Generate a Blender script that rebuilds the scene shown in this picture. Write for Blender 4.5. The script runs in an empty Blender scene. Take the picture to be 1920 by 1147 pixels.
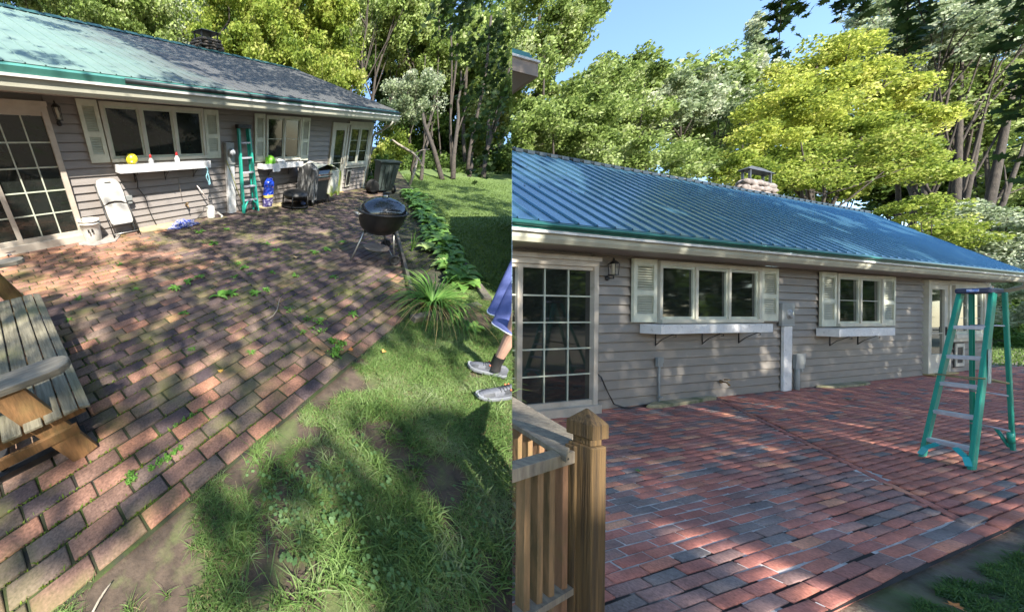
import bpy, bmesh, math, random
import numpy as np
from mathutils import Matrix, Vector
random.seed(7)
RNG = np.random.default_rng(11)
# ------------------------------------------------------------------ camera, sky, sun, exposure
F, CX, CY, PW, PH = 563.523, 520.0, 585.0, 1920, 1147
ML = np.array([[0.7031875122151171, -0.7104716226848851, 0.027520828915952984], [-0.3534726662109654, -0.3829093030518861, -0.8534855241174455], [0.6169152266773988, 0.590432501642504, -0.5203893389547374]])
MR = np.array([[0.9695397922414563, -0.24486294281062326, 0.005893258734820041], [0.0048670815968262955, -0.004795710895570908, -0.9999766560643983], [0.24488548911098001, 0.9695458423381164, -0.003457864622643586]])
CL = np.array([-1.44, -6.42, 1.87]); CR = np.array([-5.40, -3.08, 1.40])
scene = bpy.context.scene
col = scene.collection
cam_d = bpy.data.cameras.new('camera'); cam = bpy.data.objects.new('camera', cam_d); col.objects.link(cam)
cam_d.sensor_width = 36; cam_d.lens = F / PW * 36
cam_d.shift_x = (PW / 2 - CX) / PW; cam_d.shift_y = (CY - PH / 2) / PW
cam_d.clip_start = 0.02; cam_d.clip_end = 600
rt, dn, fw = MR[0], MR[1], MR[2]
cam.matrix_world = Matrix(((rt[0], -dn[0], -fw[0], CR[0]), (rt[1], -dn[1], -fw[1], CR[1]), (rt[2], -dn[2], -fw[2], CR[2]), (0, 0, 0, 1)))
scene.camera = cam
SUN_L = np.array([-0.7, -1.0, 1.8]); SUN_L /= np.linalg.norm(SUN_L)
SUN = MR.T @ ML @ SUN_L; SUN /= np.linalg.norm(SUN)
el = math.asin(SUN[2]); az = math.atan2(SUN[0], SUN[1])
w = bpy.data.worlds.new('World'); scene.world = w; w.use_nodes = True
nt = w.node_tree; bg = nt.nodes['Background']; bg.inputs[1].default_value = 0.15
sky = nt.nodes.new('ShaderNodeTexSky'); sky.sky_type = 'NISHITA'; sky.sun_disc = False
sky.sun_elevation = el; sky.sun_rotation = az; sky.ozone_density = 2.5; sky.dust_density = 0.3; sky.air_density = 1.0
nt.links.new(sky.outputs[0], bg.inputs[0])
sd = bpy.data.lights.new('sun', 'SUN'); sd.energy = 4.3; sd.angle = math.radians(0.5); sd.color = (1, .95, .86)
so = bpy.data.objects.new('sun', sd); col.objects.link(so)
so.rotation_euler = Vector(SUN).to_track_quat('Z', 'Y').to_euler()
scene.view_settings.view_transform = 'Standard'; scene.view_settings.look = 'None'
scene.view_settings.exposure = 1.7; scene.view_settings.gamma = 1.0
scene.cycles.max_bounces = 6; scene.cycles.diffuse_bounces = 3; scene.cycles.glossy_bounces = 3
scene.cycles.transmission_bounces = 4; scene.cycles.use_denoising = True
# ------------------------------------------------------------------ the two patios: B(efore, on the left, sloping) and A(fter, level)
RB = MR.T @ ML
TB = CR - RB @ CL
MB4 = Matrix([list(RB[i]) + [TB[i]] for i in range(3)] + [[0, 0, 0, 1]])
MSET = {'B': MB4, 'A': Matrix.Identity(4)}
SEAM_N = rt - ((960 - CX) / F) * fw; SEAM_N /= np.linalg.norm(SEAM_N)     # boundary between the two plots
def ray(s, x, y):
    return (ML if s == 'B' else MR).T @ np.array([(x - CX) / F, (y - CY) / F, 1.0])
def hit(s, x, y, ax, val):
    C = CL if s == 'B' else CR; d = ray(s, x, y); return C + d * ((val - C[ax]) / d[ax])
def gnd(s, x, y, z=0): return hit(s, x, y, 2, z)
def wall(s, x, y, yy=0): return hit(s, x, y, 1, yy)
def at_depth(s, x, y, d):
    C = CL if s == 'B' else CR; return C + ray(s, x, y) * d
def to_world(s, P):
    P = np.asarray(P, float)
    return P if s == 'A' else P @ RB.T + TB
def side(s, P):                                   # signed distance to the plot boundary, > 0 inside the set's own plot
    d = (to_world(s, P) - CR) @ SEAM_N
    return d if s == 'A' else -d
def in_frame(s, P, m=30):
    q = (to_world(s, P) - CR) @ MR.T
    z = np.maximum(q[:, 2], 1e-6); x = q[:, 0] / z * F + CX; y = q[:, 1] / z * F + CY
    return (q[:, 2] > 0.05) & (x > -m) & (x < PW + m) & (y > -m) & (y < PH + m)
CLIP = []
# ------------------------------------------------------------------ helpers
LOC = {}; SETOF = {}
def thing(name, label, cat, s, base=(0, 0, 0), rz=0, group=None):
    o = bpy.data.objects.new(name, None); col.objects.link(o); o.empty_display_size = .1
    L = Matrix.Translation(Vector([float(v) for v in base])) @ Matrix.Rotation(rz, 4, 'Z')
    o.matrix_world = MSET[s] @ L
    LOC[o.name] = L; SETOF[o.name] = s
    o['label'] = label; o['category'] = cat
    if group: o['group'] = group
    return o
class MB:
    def __init__(s): s.v = []; s.f = []; s.m = []; s.sm = []
    def add(s, vs, fs, mi=0, smooth=False):
        n = len(s.v); s.v += [tuple(float(c) for c in p) for p in vs]
        for f in fs: s.f.append(tuple(n + i for i in f)); s.m.append(mi); s.sm.append(smooth)
        return s
    def box(s, x0, x1, y0, y1, z0, z1, mi=0):
        return s.add([(x, y, z) for z in (z0, z1) for x, y in ((x0, y0), (x1, y0), (x1, y1), (x0, y1))],
                     [(3, 2, 1, 0), (4, 5, 6, 7), (0, 1, 5, 4), (1, 2, 6, 5), (2, 3, 7, 6), (3, 0, 4, 7)], mi)
    def beam(s, p, q, wd, h, up=(0, 0, 1), mi=0):
        p = Vector(p); q = Vector(q); d = (q - p).normalized(); up = Vector(up)
        a = d.cross(up); a = a.normalized() if a.length > 1e-5 else Vector((1, 0, 0)); b = a.cross(d).normalized()
        vs = [c + a * i * wd / 2 + b * j * h / 2 for c in (p, q) for i, j in ((-1, -1), (1, -1), (1, 1), (-1, 1))]
        return s.add(vs, [(3, 2, 1, 0), (4, 5, 6, 7), (0, 1, 5, 4), (1, 2, 6, 5), (2, 3, 7, 6), (3, 0, 4, 7)], mi)
    def tube(s, pts, r, n=8, mi=0, caps=True):
        pts = [Vector(p) for p in pts]; rs = r if isinstance(r, (list, tuple)) else [r] * len(pts)
        vs = []; ref = None
        for i, p in enumerate(pts):
            d = (pts[min(i + 1, len(pts) - 1)] - pts[max(i - 1, 0)]).normalized()
            if ref is None: ref = d.cross(Vector((0, 0, 1))); ref = ref if ref.length > .1 else d.cross(Vector((1, 0, 0)))
            a = (ref - d * ref.dot(d)).normalized(); ref = a; b = d.cross(a)
            vs += [p + (a * math.cos(t) + b * math.sin(t)) * rs[i] for t in [2 * math.pi * k / n for k in range(n)]]
        fs = [(i * n + k, i * n + (k + 1) % n, (i + 1) * n + (k + 1) % n, (i + 1) * n + k) for i in range(len(pts) - 1) for k in range(n)]
        s.add(vs, fs, mi, True)
        if caps:
            m = len(s.v) - len(vs)
            s.f += [tuple(m + k for k in range(n))[::-1], tuple(len(s.v) - n + k for k in range(n))]; s.m += [mi, mi]; s.sm += [False, False]
        return s
    def lathe(s, prof, n=24, c=(0, 0, 0), mi=0, ax='z'):
        vs = []
        for r, z in prof:
            for k in range(n):
                t = 2 * math.pi * k / n; p = (r * math.cos(t), r * math.sin(t), z)
                if ax == 'y': p = (p[0], p[2], p[1])
                if ax == 'x': p = (p[2], p[0], p[1])
                vs.append((p[0] + c[0], p[1] + c[1], p[2] + c[2]))
        m = len(prof)
        fs = [(i * n + k, i * n + (k + 1) % n, (i + 1) * n + (k + 1) % n, (i + 1) * n + k) for i in range(m - 1) for k in range(n)]
        s.add(vs, fs, mi, True)
        if prof[0][0] > 1e-4: s.add([vs[k] for k in range(n)], [tuple(range(n))[::-1]], mi)
        if prof[-1][0] > 1e-4: s.add(vs[-n:], [tuple(range(n))], mi)
        return s
    def plate(s, poly, t, org, u, v, mi=0):            # polygon in plane (u, v) from org, thickness t along u x v
        u = Vector(u); v = Vector(v); nrm = u.cross(v).normalized() * t; o = Vector(org); n = len(poly)
        a = [o + u * p[0] + v * p[1] for p in poly]; b = [p + nrm for p in a]
        return s.add(a + b, [tuple(range(n))[::-1], tuple(range(n, 2 * n))] + [(i, (i + 1) % n, n + (i + 1) % n, n + i) for i in range(n)], mi)
    def build(s, name, mats, parent, rel=True, clip=False, bevel=0):
        """vertices are in the set's coordinates (rel) or already in the thing's own"""
        L = LOC[parent.name]
        inv = L.inverted() if rel else Matrix.Identity(4)
        me = bpy.data.meshes.new(name); me.from_pydata([inv @ Vector(p) for p in s.v], [], s.f); me.update()
        mats = mats if isinstance(mats, (list, tuple)) else [mats]
        for m in mats: me.materials.append(m)
        me.polygons.foreach_set('material_index', s.m); me.polygons.foreach_set('use_smooth', s.sm)
        o = bpy.data.objects.new(name, me); col.objects.link(o); o.parent = parent
        LOC[o.name] = L; SETOF[o.name] = SETOF[parent.name]
        if bevel:
            b = o.modifiers.new('b', 'BEVEL'); b.width = bevel; b.segments = 2; b.limit_method = 'ANGLE'; b.angle_limit = .7
        if clip: CLIP.append(o)
        return o
def np_mesh(name, V, Fq, mat, parent=None, s=None, mats=None, colors=None, kind=None, base=(0, 0, 0), attr=None):
    """fast mesh from arrays: V (n,3) in set coordinates, Fq (m,k)"""
    base = np.array(base, float)
    me = bpy.data.meshes.new(name)
    m, k = Fq.shape
    me.vertices.add(len(V)); me.vertices.foreach_set('co', (V - base).astype(np.float32).ravel())
    me.loops.add(m * k); me.loops.foreach_set('vertex_index', Fq.astype(np.int32).ravel())
    me.polygons.add(m); me.polygons.foreach_set('loop_start', np.arange(0, m * k, k, dtype=np.int32))
    me.update(calc_edges=True)
    if attr is not None:
        a = me.attributes.new(attr[0], 'FLOAT', 'POINT'); a.data.foreach_set('value', attr[1].astype(np.float32))
    me.materials.append(mat)
    o = bpy.data.objects.new(name, me); col.objects.link(o)
    if parent is not None:
        o.parent = parent; LOC[o.name] = LOC[parent.name]; SETOF[o.name] = SETOF[parent.name]
    else:
        L = Matrix.Translation(Vector(base)); o.matrix_world = MSET[s] @ L; LOC[o.name] = L; SETOF[o.name] = s
    if kind: o['kind'] = kind
    return o
def meta(o, label, cat, group=None, kind=None):
    o['label'] = label
    if cat: o['category'] = cat
    if group: o['group'] = group
    if kind: o['kind'] = kind
    return o
# smooth 2-D value noise for masks
_tab = np.random.default_rng(3).random((256, 256))
def vnoise(x, y, sc=1.0, o=0):
    x = np.asarray(x) * sc + 31.7 + o; y = np.asarray(y) * sc + 17.3 + o * 1.7
    xi = np.floor(x).astype(int); yi = np.floor(y).astype(int); fx = x - xi; fy = y - yi
    fx = fx * fx * (3 - 2 * fx); fy = fy * fy * (3 - 2 * fy); g = lambda a, b: _tab[a % 256, b % 256]
    return (g(xi, yi) * (1 - fx) + g(xi + 1, yi) * fx) * (1 - fy) + (g(xi, yi + 1) * (1 - fx) + g(xi + 1, yi + 1) * fx) * fy
def fnoise(x, y, sc=1.0, o=0): return .55 * vnoise(x, y, sc, o) + .3 * vnoise(x, y, sc * 2.1, o + 5) + .15 * vnoise(x, y, sc * 4.3, o + 9)
# ------------------------------------------------------------------ materials
def mat(name, c1, c2=None, sc=6, rough=.6, bump=0, bsc=None, metal=0, stretch=(1, 1, 1), c3=None, spec=.5, lo=.35, hi=.65, coat=0, detail=5):
    m = bpy.data.materials.new(name); m.use_nodes = True; N = m.node_tree.nodes; Lk = m.node_tree.links
    b = N['Principled BSDF']; b.inputs['Roughness'].default_value = rough; b.inputs['Metallic'].default_value = metal
    b.inputs['Specular IOR Level'].default_value = spec; b.inputs['Coat Weight'].default_value = coat
    tc = N.new('ShaderNodeTexCoord'); mp = N.new('ShaderNodeMapping'); mp.inputs['Scale'].default_value = stretch
    Lk.new(tc.outputs['Object'], mp.inputs[0])
    if c2 is None: c2 = tuple(v * .8 for v in c1)
    nz = N.new('ShaderNodeTexNoise'); nz.inputs['Scale'].default_value = sc; nz.inputs['Detail'].default_value = detail; nz.inputs['Roughness'].default_value = .6
    Lk.new(mp.outputs[0], nz.inputs['Vector'])
    cr = N.new('ShaderNodeValToRGB'); e = cr.color_ramp.elements; e[0].position = lo; e[0].color = (*c1, 1); e[1].position = hi; e[1].color = (*c2, 1)
    if c3: q = e.new(hi + .12 if hi < .85 else .98); q.color = (*c3, 1)
    Lk.new(nz.outputs[0], cr.inputs[0]); Lk.new(cr.outputs[0], b.inputs['Base Color'])
    if bump:
        n2 = N.new('ShaderNodeTexNoise'); n2.inputs['Scale'].default_value = bsc or sc * 6; n2.inputs['Detail'].default_value = 4
        Lk.new(mp.outputs[0], n2.inputs['Vector']); bp = N.new('ShaderNodeBump'); bp.inputs['Strength'].default_value = bump; bp.inputs['Distance'].default_value = .01
        Lk.new(n2.outputs[0], bp.inputs['Height']); Lk.new(bp.outputs[0], b.inputs['Normal'])
    return m
def overlay(m, color, sc, lo, hi, stretch=(1, 1, 1), amt=1.0, off=0):
    """a second stain layer mixed over the base colour"""
    N = m.node_tree.nodes; Lk = m.node_tree.links; b = N['Principled BSDF']; src = b.inputs['Base Color'].links[0].from_socket
    tc = N.new('ShaderNodeTexCoord'); mp = N.new('ShaderNodeMapping'); mp.inputs['Scale'].default_value = stretch; mp.inputs['Location'].default_value = (off, off, off)
    Lk.new(tc.outputs['Object'], mp.inputs[0]); nz = N.new('ShaderNodeTexNoise'); nz.inputs['Scale'].default_value = sc; nz.inputs['Detail'].default_value = 6
    Lk.new(mp.outputs[0], nz.inputs['Vector']); mr = N.new('ShaderNodeMapRange'); mr.inputs[1].default_value = lo; mr.inputs[2].default_value = hi; mr.inputs[4].default_value = amt
    Lk.new(nz.outputs[0], mr.inputs[0]); mx = N.new('ShaderNodeMix'); mx.data_type = 'RGBA'
    Lk.new(mr.outputs[0], mx.inputs[0]); Lk.new(src, mx.inputs[6]); mx.inputs[7].default_value = (*color, 1); Lk.new(mx.outputs[2], b.inputs['Base Color'])
    return m
def leafmat(name, cols, trans=.35, rough=.55, gloss=.25, sc=.8):
    """leaves: each leaf its own shade, translucent"""
    m = bpy.data.materials.new(name); m.use_nodes = True; N = m.node_tree.nodes; Lk = m.node_tree.links
    b = N['Principled BSDF']; b.inputs['Roughness'].default_value = rough; b.inputs['Specular IOR Level'].default_value = gloss
    g = N.new('ShaderNodeNewGeometry'); tc = N.new('ShaderNodeTexCoord'); nz = N.new('ShaderNodeTexNoise'); nz.inputs['Scale'].default_value = sc
    Lk.new(tc.outputs['Object'], nz.inputs['Vector'])
    ad = N.new('ShaderNodeMath'); ad.operation = 'MULTIPLY_ADD'; ad.inputs[1].default_value = .55
    mu = N.new('ShaderNodeMath'); mu.operation = 'MULTIPLY_ADD'; mu.inputs[1].default_value = 1.7; mu.inputs[2].default_value = -.63  # clump noise puts dark and light depth shading into the leaf colour
    Lk.new(nz.outputs[0], mu.inputs[0]); Lk.new(g.outputs['Random Per Island'], ad.inputs[0]); Lk.new(mu.outputs[0], ad.inputs[2])
    cr = N.new('ShaderNodeValToRGB'); e = cr.color_ramp.elements; e[0].position = 0.05; e[0].color = (*cols[0], 1); e[1].position = .95; e[1].color = (*cols[-1], 1)
    for i, c in enumerate(cols[1:-1]): q = e.new(.05 + .9 * (i + 1) / (len(cols) - 1)); q.color = (*c, 1)
    Lk.new(ad.outputs[0], cr.inputs[0]); Lk.new(cr.outputs[0], b.inputs['Base Color'])
    t = N.new('ShaderNodeBsdfTranslucent'); Lk.new(cr.outputs[0], t.inputs[0]); mx = N.new('ShaderNodeMixShader'); mx.inputs[0].default_value = trans
    Lk.new(b.outputs[0], mx.inputs[1]); Lk.new(t.outputs[0], mx.inputs[2]); Lk.new(mx.outputs[0], N['Material Output'].inputs[0])
    return m
def brickmat(name, cols, moss=None, moss_lo=.6, moss_hi=.75, dark=.35):
    m = bpy.data.materials.new(name); m.use_nodes = True; N = m.node_tree.nodes; Lk = m.node_tree.links
    b = N['Principled BSDF']; b.inputs['Roughness'].default_value = .8; b.inputs['Specular IOR Level'].default_value = .35
    at = N.new('ShaderNodeAttribute'); at.attribute_name = 'tint'
    cr = N.new('ShaderNodeValToRGB'); cr.color_ramp.interpolation = 'LINEAR'; e = cr.color_ramp.elements
    e[0].position = 0; e[0].color = (*cols[0], 1); e[1].position = 1; e[1].color = (*cols[-1], 1)
    for i, c in enumerate(cols[1:-1]): q = e.new((i + 1) / (len(cols) - 1)); q.color = (*c, 1)
    Lk.new(at.outputs['Fac'], cr.inputs[0]); tc = N.new('ShaderNodeTexCoord')
    def nz(sc, d=5):
        n = N.new('ShaderNodeTexNoise'); n.inputs['Scale'].default_value = sc; n.inputs['Detail'].default_value = d; Lk.new(tc.outputs['Object'], n.inputs['Vector']); return n
    def mr(src, a, c, o0=0, o1=1):
        r = N.new('ShaderNodeMapRange'); r.inputs[1].default_value = a; r.inputs[2].default_value = c; r.inputs[3].default_value = o0; r.inputs[4].default_value = o1; Lk.new(src, r.inputs[0]); return r
    fine = nz(70, 3); f1 = mr(fine.outputs[0], .3, .7, 1 - dark, 1.25)
    mul = N.new('ShaderNodeMix'); mul.data_type = 'RGBA'; mul.blend_type = 'MULTIPLY'; mul.inputs[0].default_value = 1
    Lk.new(cr.outputs[0], mul.inputs[6]); Lk.new(f1.outputs[0], mul.inputs[7]); last = mul.outputs[2]
    pit = N.new('ShaderNodeTexVoronoi'); pit.inputs['Scale'].default_value = 95; Lk.new(tc.outputs['Object'], pit.inputs['Vector'])
    p1 = mr(pit.outputs['Distance'], .08, .3, .3, 1); m2 = N.new('ShaderNodeMix'); m2.data_type = 'RGBA'; m2.blend_type = 'MULTIPLY'; m2.inputs[0].default_value = .6
    Lk.new(last, m2.inputs[6]); Lk.new(p1.outputs[0], m2.inputs[7]); last = m2.outputs[2]
    blot = nz(3.2, 6); b1 = mr(blot.outputs[0], .35, .7, .72, 1.2); m3 = N.new('ShaderNodeMix'); m3.data_type = 'RGBA'; m3.blend_type = 'MULTIPLY'; m3.inputs[0].default_value = 1
    Lk.new(last, m3.inputs[6]); Lk.new(b1.outputs[0], m3.inputs[7]); last = m3.outputs[2]
    if moss:
        mo = nz(2.3, 8); r = mr(mo.outputs[0], moss_lo, moss_hi, 0, .85); m4 = N.new('ShaderNodeMix'); m4.data_type = 'RGBA'
        Lk.new(r.outputs[0], m4.inputs[0]); Lk.new(last, m4.inputs[6]); m4.inputs[7].default_value = (*moss, 1); last = m4.outputs[2]
    Lk.new(last, b.inputs['Base Color'])
    bp = N.new('ShaderNodeBump'); bp.inputs['Strength'].default_value = .5; bp.inputs['Distance'].default_value = .004
    Lk.new(fine.outputs[0], bp.inputs['Height']); Lk.new(bp.outputs[0], b.inputs['Normal'])
    return m
def glassmat(name, c=(.012, .014, .012)):
    m = mat(name, c, tuple(v * 1.6 for v in c), 2, rough=.04, spec=.6); return m
M = {}
M['siding'] = overlay(mat('grey_clapboard', (.235, .208, .19), (.27, .24, .22), 3, rough=.6, bump=.15, bsc=60, stretch=(.4, 1, 4)), (.15, .135, .12), 2.5, .55, .8, (1, 1, 2), .5)
M['siding_a'] = overlay(mat('clean_grey_clapboard', (.21, .185, .158), (.24, .212, .182), 3, rough=.55, bump=.12, bsc=60, stretch=(.4, 1, 4)), (.30, .29, .28), 5, .62, .8, (1, 1, 1), .3)
M['trim'] = mat('weathered_white_trim', (.55, .53, .44), (.47, .44, .36), 5, rough=.5, bump=.1, bsc=40)
M['shutter'] = mat('cream_shutter_paint', (.62, .62, .50), (.52, .53, .42), 7, rough=.5)
M['doorframe'] = overlay(mat('aged_door_frame', (.52, .46, .38), (.42, .36, .29), 4, rough=.55), (.25, .2, .14), 9, .62, .8, (1, 1, 1), .6)
M['muntin'] = mat('muntin_paint', (.50, .52, .42), (.42, .44, .35), 6, rough=.5)
M['white'] = overlay(mat('flaking_white_paint', (.74, .73, .72), (.64, .63, .62), 12, rough=.6, bump=.3, bsc=50), (.33, .31, .30), 22, .62, .72, (1, 1, 1), .7)
M['soffit'] = mat('soffit_vinyl', (.40, .345, .31), (.36, .31, .28), 3, rough=.6)
M['gutter'] = mat('gutter_aluminium', (.44, .42, .33), (.38, .37, .29), 3, rough=.4)
M['gutter_lip'] = mat('bright_gutter_lip', (.75, .72, .70), (.6, .57, .54), 8, rough=.35)
M['green_metal'] = mat('teal_drip_edge', (.03, .15, .13), (.05, .2, .17), 4, rough=.3, metal=.3)
M['dark_metal'] = mat('dark_gutter_guard', (.012, .02, .025), (.03, .035, .035), 7, rough=.4)
M['glass'] = glassmat('dark_window_glass'); M['glass_green'] = glassmat('door_glass', (.02, .028, .018))
M['black'] = mat('black_iron', (.015, .015, .016), (.03, .028, .026), 15, rough=.5)
M['grey_box'] = mat('grey_utility_paint', (.30, .31, .30), (.24, .25, .24), 6, rough=.5)
M['stone_slab'] = overlay(mat('mossy_stone_slab', (.36, .31, .19), (.25, .22, .13), 9, rough=.9, bump=.6), (.10, .12, .04), 5, .5, .7)
M['chimney'] = mat('field_stone', (.30, .25, .22), (.12, .10, .09), 7, rough=.9, bump=.8, c3=(.45, .40, .36))
M['chimney_dark'] = mat('sooty_field_stone', (.10, .085, .075), (.04, .035, .03), 7, rough=.9, bump=.8, c3=(.2, .18, .16))
M['bark'] = mat('bark', (.065, .052, .04), (.025, .02, .015), 9, rough=.95, bump=1, bsc=30, stretch=(1, 1, .25), c3=(.14, .12, .095))
M['bark_pale'] = mat('pale_dead_bark', (.33, .28, .22), (.20, .17, .13), 12, rough=.9, bump=.7, stretch=(1, 1, .3))
def wood(name, a, b_, c3=None, st=(22, 3, 22), moss=None):
    m = mat(name, a, b_, 2.2, rough=.75, bump=.5, bsc=6, stretch=st, c3=c3, detail=8)
    if moss: overlay(m, moss, 3.0, .5, .7, (1, 1, 1), .7)
    return m
# ------------------------------------------------------------------ roof steel
def roofmat(name, base, base2, rough, metal, grime=None):
    m = mat(name, base, base2, 1.6, rough=rough, metal=metal, spec=.6)
    N = m.node_tree.nodes; Lk = m.node_tree.links; b = N['Principled BSDF']
    if grime:
        src = b.inputs['Base Color'].links[0].from_socket; tc = N.new('ShaderNodeTexCoord'); sx = N.new('ShaderNodeSeparateXYZ'); Lk.new(tc.outputs['Object'], sx.inputs[0])
        n = N.new('ShaderNodeTexNoise'); n.inputs['Scale'].default_value = 1.1; n.inputs['Detail'].default_value = 7; Lk.new(tc.outputs['Object'], n.inputs['Vector'])
        a = N.new('ShaderNodeMath'); a.operation = 'MULTIPLY_ADD'; a.inputs[1].default_value = 3.5; Lk.new(n.outputs[0], a.inputs[0]); Lk.new(sx.outputs[0], a.inputs[2])
        r = N.new('ShaderNodeMapRange'); r.inputs[1].default_value = 2.6; r.inputs[2].default_value = 5.2; r.inputs[4].default_value = .92; Lk.new(a.outputs[0], r.inputs[0])
        n3 = N.new('ShaderNodeTexNoise'); n3.inputs['Scale'].default_value = 26; n3.inputs['Detail'].default_value = 5; Lk.new(tc.outputs['Object'], n3.inputs['Vector'])
        cr = N.new('ShaderNodeValToRGB'); e = cr.color_ramp.elements; e[0].position = .35; e[0].color = (*grime[0], 1); e[1].position = .7; e[1].color = (*grime[1], 1); Lk.new(n3.outputs[0], cr.inputs[0])
        mx = N.new('ShaderNodeMix'); mx.data_type = 'RGBA'; Lk.new(r.outputs[0], mx.inputs[0]); Lk.new(src, mx.inputs[6]); Lk.new(cr.outputs[0], mx.inputs[7]); Lk.new(mx.outputs[2], b.inputs['Base Color'])
        r2 = N.new('ShaderNodeMapRange'); r2.inputs[1].default_value = 2.6; r2.inputs[2].default_value = 5.2; r2.inputs[3].default_value = rough; r2.inputs[4].default_value = .62; Lk.new(a.outputs[0], r2.inputs[0]); Lk.new(r2.outputs[0], b.inputs['Roughness'])
    return m
M['roof_b'] = roofmat('faded_green_roof_steel', (.13, .20, .17), (.155, .225, .19), .5, .05, ((.05, .046, .05), (.085, .08, .078)))
M['roof_a'] = roofmat('clean_blue_green_roof_steel', (.085, .20, .28), (.10, .23, .31), .22, .75)
# ================================================================== HOUSES
def siding(t, s, x0, x1, z1, step, m, name='siding_wall', y=0.0, gaps=()):
    b = MB(); z = 0.0
    while z < z1 - .01:
        zt = min(z + step, z1)
        segs = [(x0, x1)]
        for (ga, gb, gz0, gz1) in gaps:
            if z < gz1 and zt > gz0:
                ns = []
                for a, c in segs:
                    if gb <= a or ga >= c: ns.append((a, c)); continue
                    if ga > a: ns.append((a, ga))
                    if gb < c: ns.append((gb, c))
                segs = ns
        for a, c in segs:
            g = .015; b.add([(a, y - .030, z + g), (c, y - .030, z + g), (c, y - .008, zt), (a, y - .008, zt), (a, y + .002, z + g), (c, y + .002, z + g), (c, y + .002, zt), (a, y + .002, zt)], [(0, 1, 2, 3), (1, 0, 4, 5), (3, 2, 6, 7)])
        z = zt
    b.box(x0 - .003, x1 + .003, y + .002, y + .12, .0, z1 - .003)
    return b.build(name, m, t, clip=True)
def roof_sheet(t, xs0, xs1, y0, z0, pitch, y1, rake_x1, m, rib, h=.022, minor=True):
    """ribbed sheet from eave (y0,z0) to ridge y1; right-hand end runs from xs1 at the eave to rake_x1 at the ridge"""
    b = MB(); x = xs0; prof = []
    while x < max(xs1, rake_x1):
        prof += [(x, 0), (x + rib * .03, h), (x + rib * .06, h), (x + rib * .09, 0)]
        if minor: prof += [(x + rib * .58, 0), (x + rib * .6, h * .3), (x + rib * .63, 0)]
        x += rib
    n = 9; rows = []
    for i in range(n):
        f = i / (n - 1); y = y0 + (y1 - y0) * f; z = z0 + pitch * (y - y0); lim = xs1 + (rake_x1 - xs1) * f
        rows.append([(min(px, lim), y, z + pz) for px, pz in prof])
    vs = [p for r in rows for p in r]; k = len(prof); fs = []
    for i in range(n - 1):
        for j in range(k - 1):
            a = rows[i][j]; c = rows[i][j + 1]; d = rows[i + 1][j + 1]; e = rows[i + 1][j]
            if c[0] - a[0] < 1e-6 and d[0] - e[0] < 1e-6: continue
            fs.append((i * k + j, i * k + j + 1, (i + 1) * k + j + 1, (i + 1) * k + j))
    b.add(vs, fs)
    # far slope, plain
    z1 = z0 + pitch * (y1 - y0); yb = y1 + (y1 - y0)
    b.add([(xs0, y1, z1 - .004), (rake_x1, y1, z1 - .004), (xs1, yb, z0 - .004), (xs0, yb, z0 - .004)], [(0, 1, 2, 3)])
    # underside
    b.add([(xs0, y0, z0 - .03), (xs1, y0, z0 - .03), (rake_x1, y1, z1 - .03), (xs0, y1, z1 - .03)], [(3, 2, 1, 0)])
    return b.build('roof', m, t, clip=True)
def eave(t, s, x0, x1, yo, zs, zt, zg, end, soff):
    b = MB()                                             # ribbed soffit boards
    x = x0; k = 0
    while x < x1:
        b.add([(x, yo + .03, zs - .01), (x + .085, yo + .03, zs - .01), (x + .085, .0, zs), (x, 0, zs)], [(0, 1, 2, 3)])
        b.add([(x + .085, yo + .03, zs - .003), (x + .1, yo + .03, zs - .003), (x + .1, 0, zs + .007), (x + .085, 0, zs + .007)], [(0, 1, 2, 3)])
        x += .1
    b.box(x0, x1, yo + .03, 0, zs + .02, zs + .03)
    b.build('soffit', soff, t, clip=True)
    g = MB()                                             # K-profile gutter
    pr = [(yo + .03, zs - .015), (yo - .03, zs - .015), (yo - .055, zs + .03), (yo - .06, zt - .035), (yo - .085, zt - .02), (yo - .085, zt - .002), (yo + .02, zt - .002)]
    n = len(pr); vs = [(x, y, z) for x in (x0, end) for y, z in pr]
    g.add(vs, [(i, (i + 1) % n, n + (i + 1) % n, n + i) for i in range(n)] + [tuple(range(n))[::-1], tuple(range(n, 2 * n))])
    go = g.build('gutter', M['gutter'], t, clip=True)
    l = MB(); l.box(x0, end, yo - .093, yo - .083, zt - .03, zt + .002); l.build('gutter_lip', M['gutter_lip'], go, clip=True)
    d = MB(); d.add([(x0, yo - .05, zt + .006), (end, yo - .05, zt + .006), (end, yo - .07, zg - .04), (end, yo + .0, zg), (x0, yo + .0, zg), (x0, yo - .07, zg - .04)], [(0, 1, 2, 5), (5, 2, 3, 4)])
    d.add([(x0, yo - .01, zt + .004), (end, yo - .01, zt + .004), (end, yo + .01, zg - .01), (x0, yo + .01, zg - .01)], [(0, 1, 2, 3)])
    return go
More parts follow.
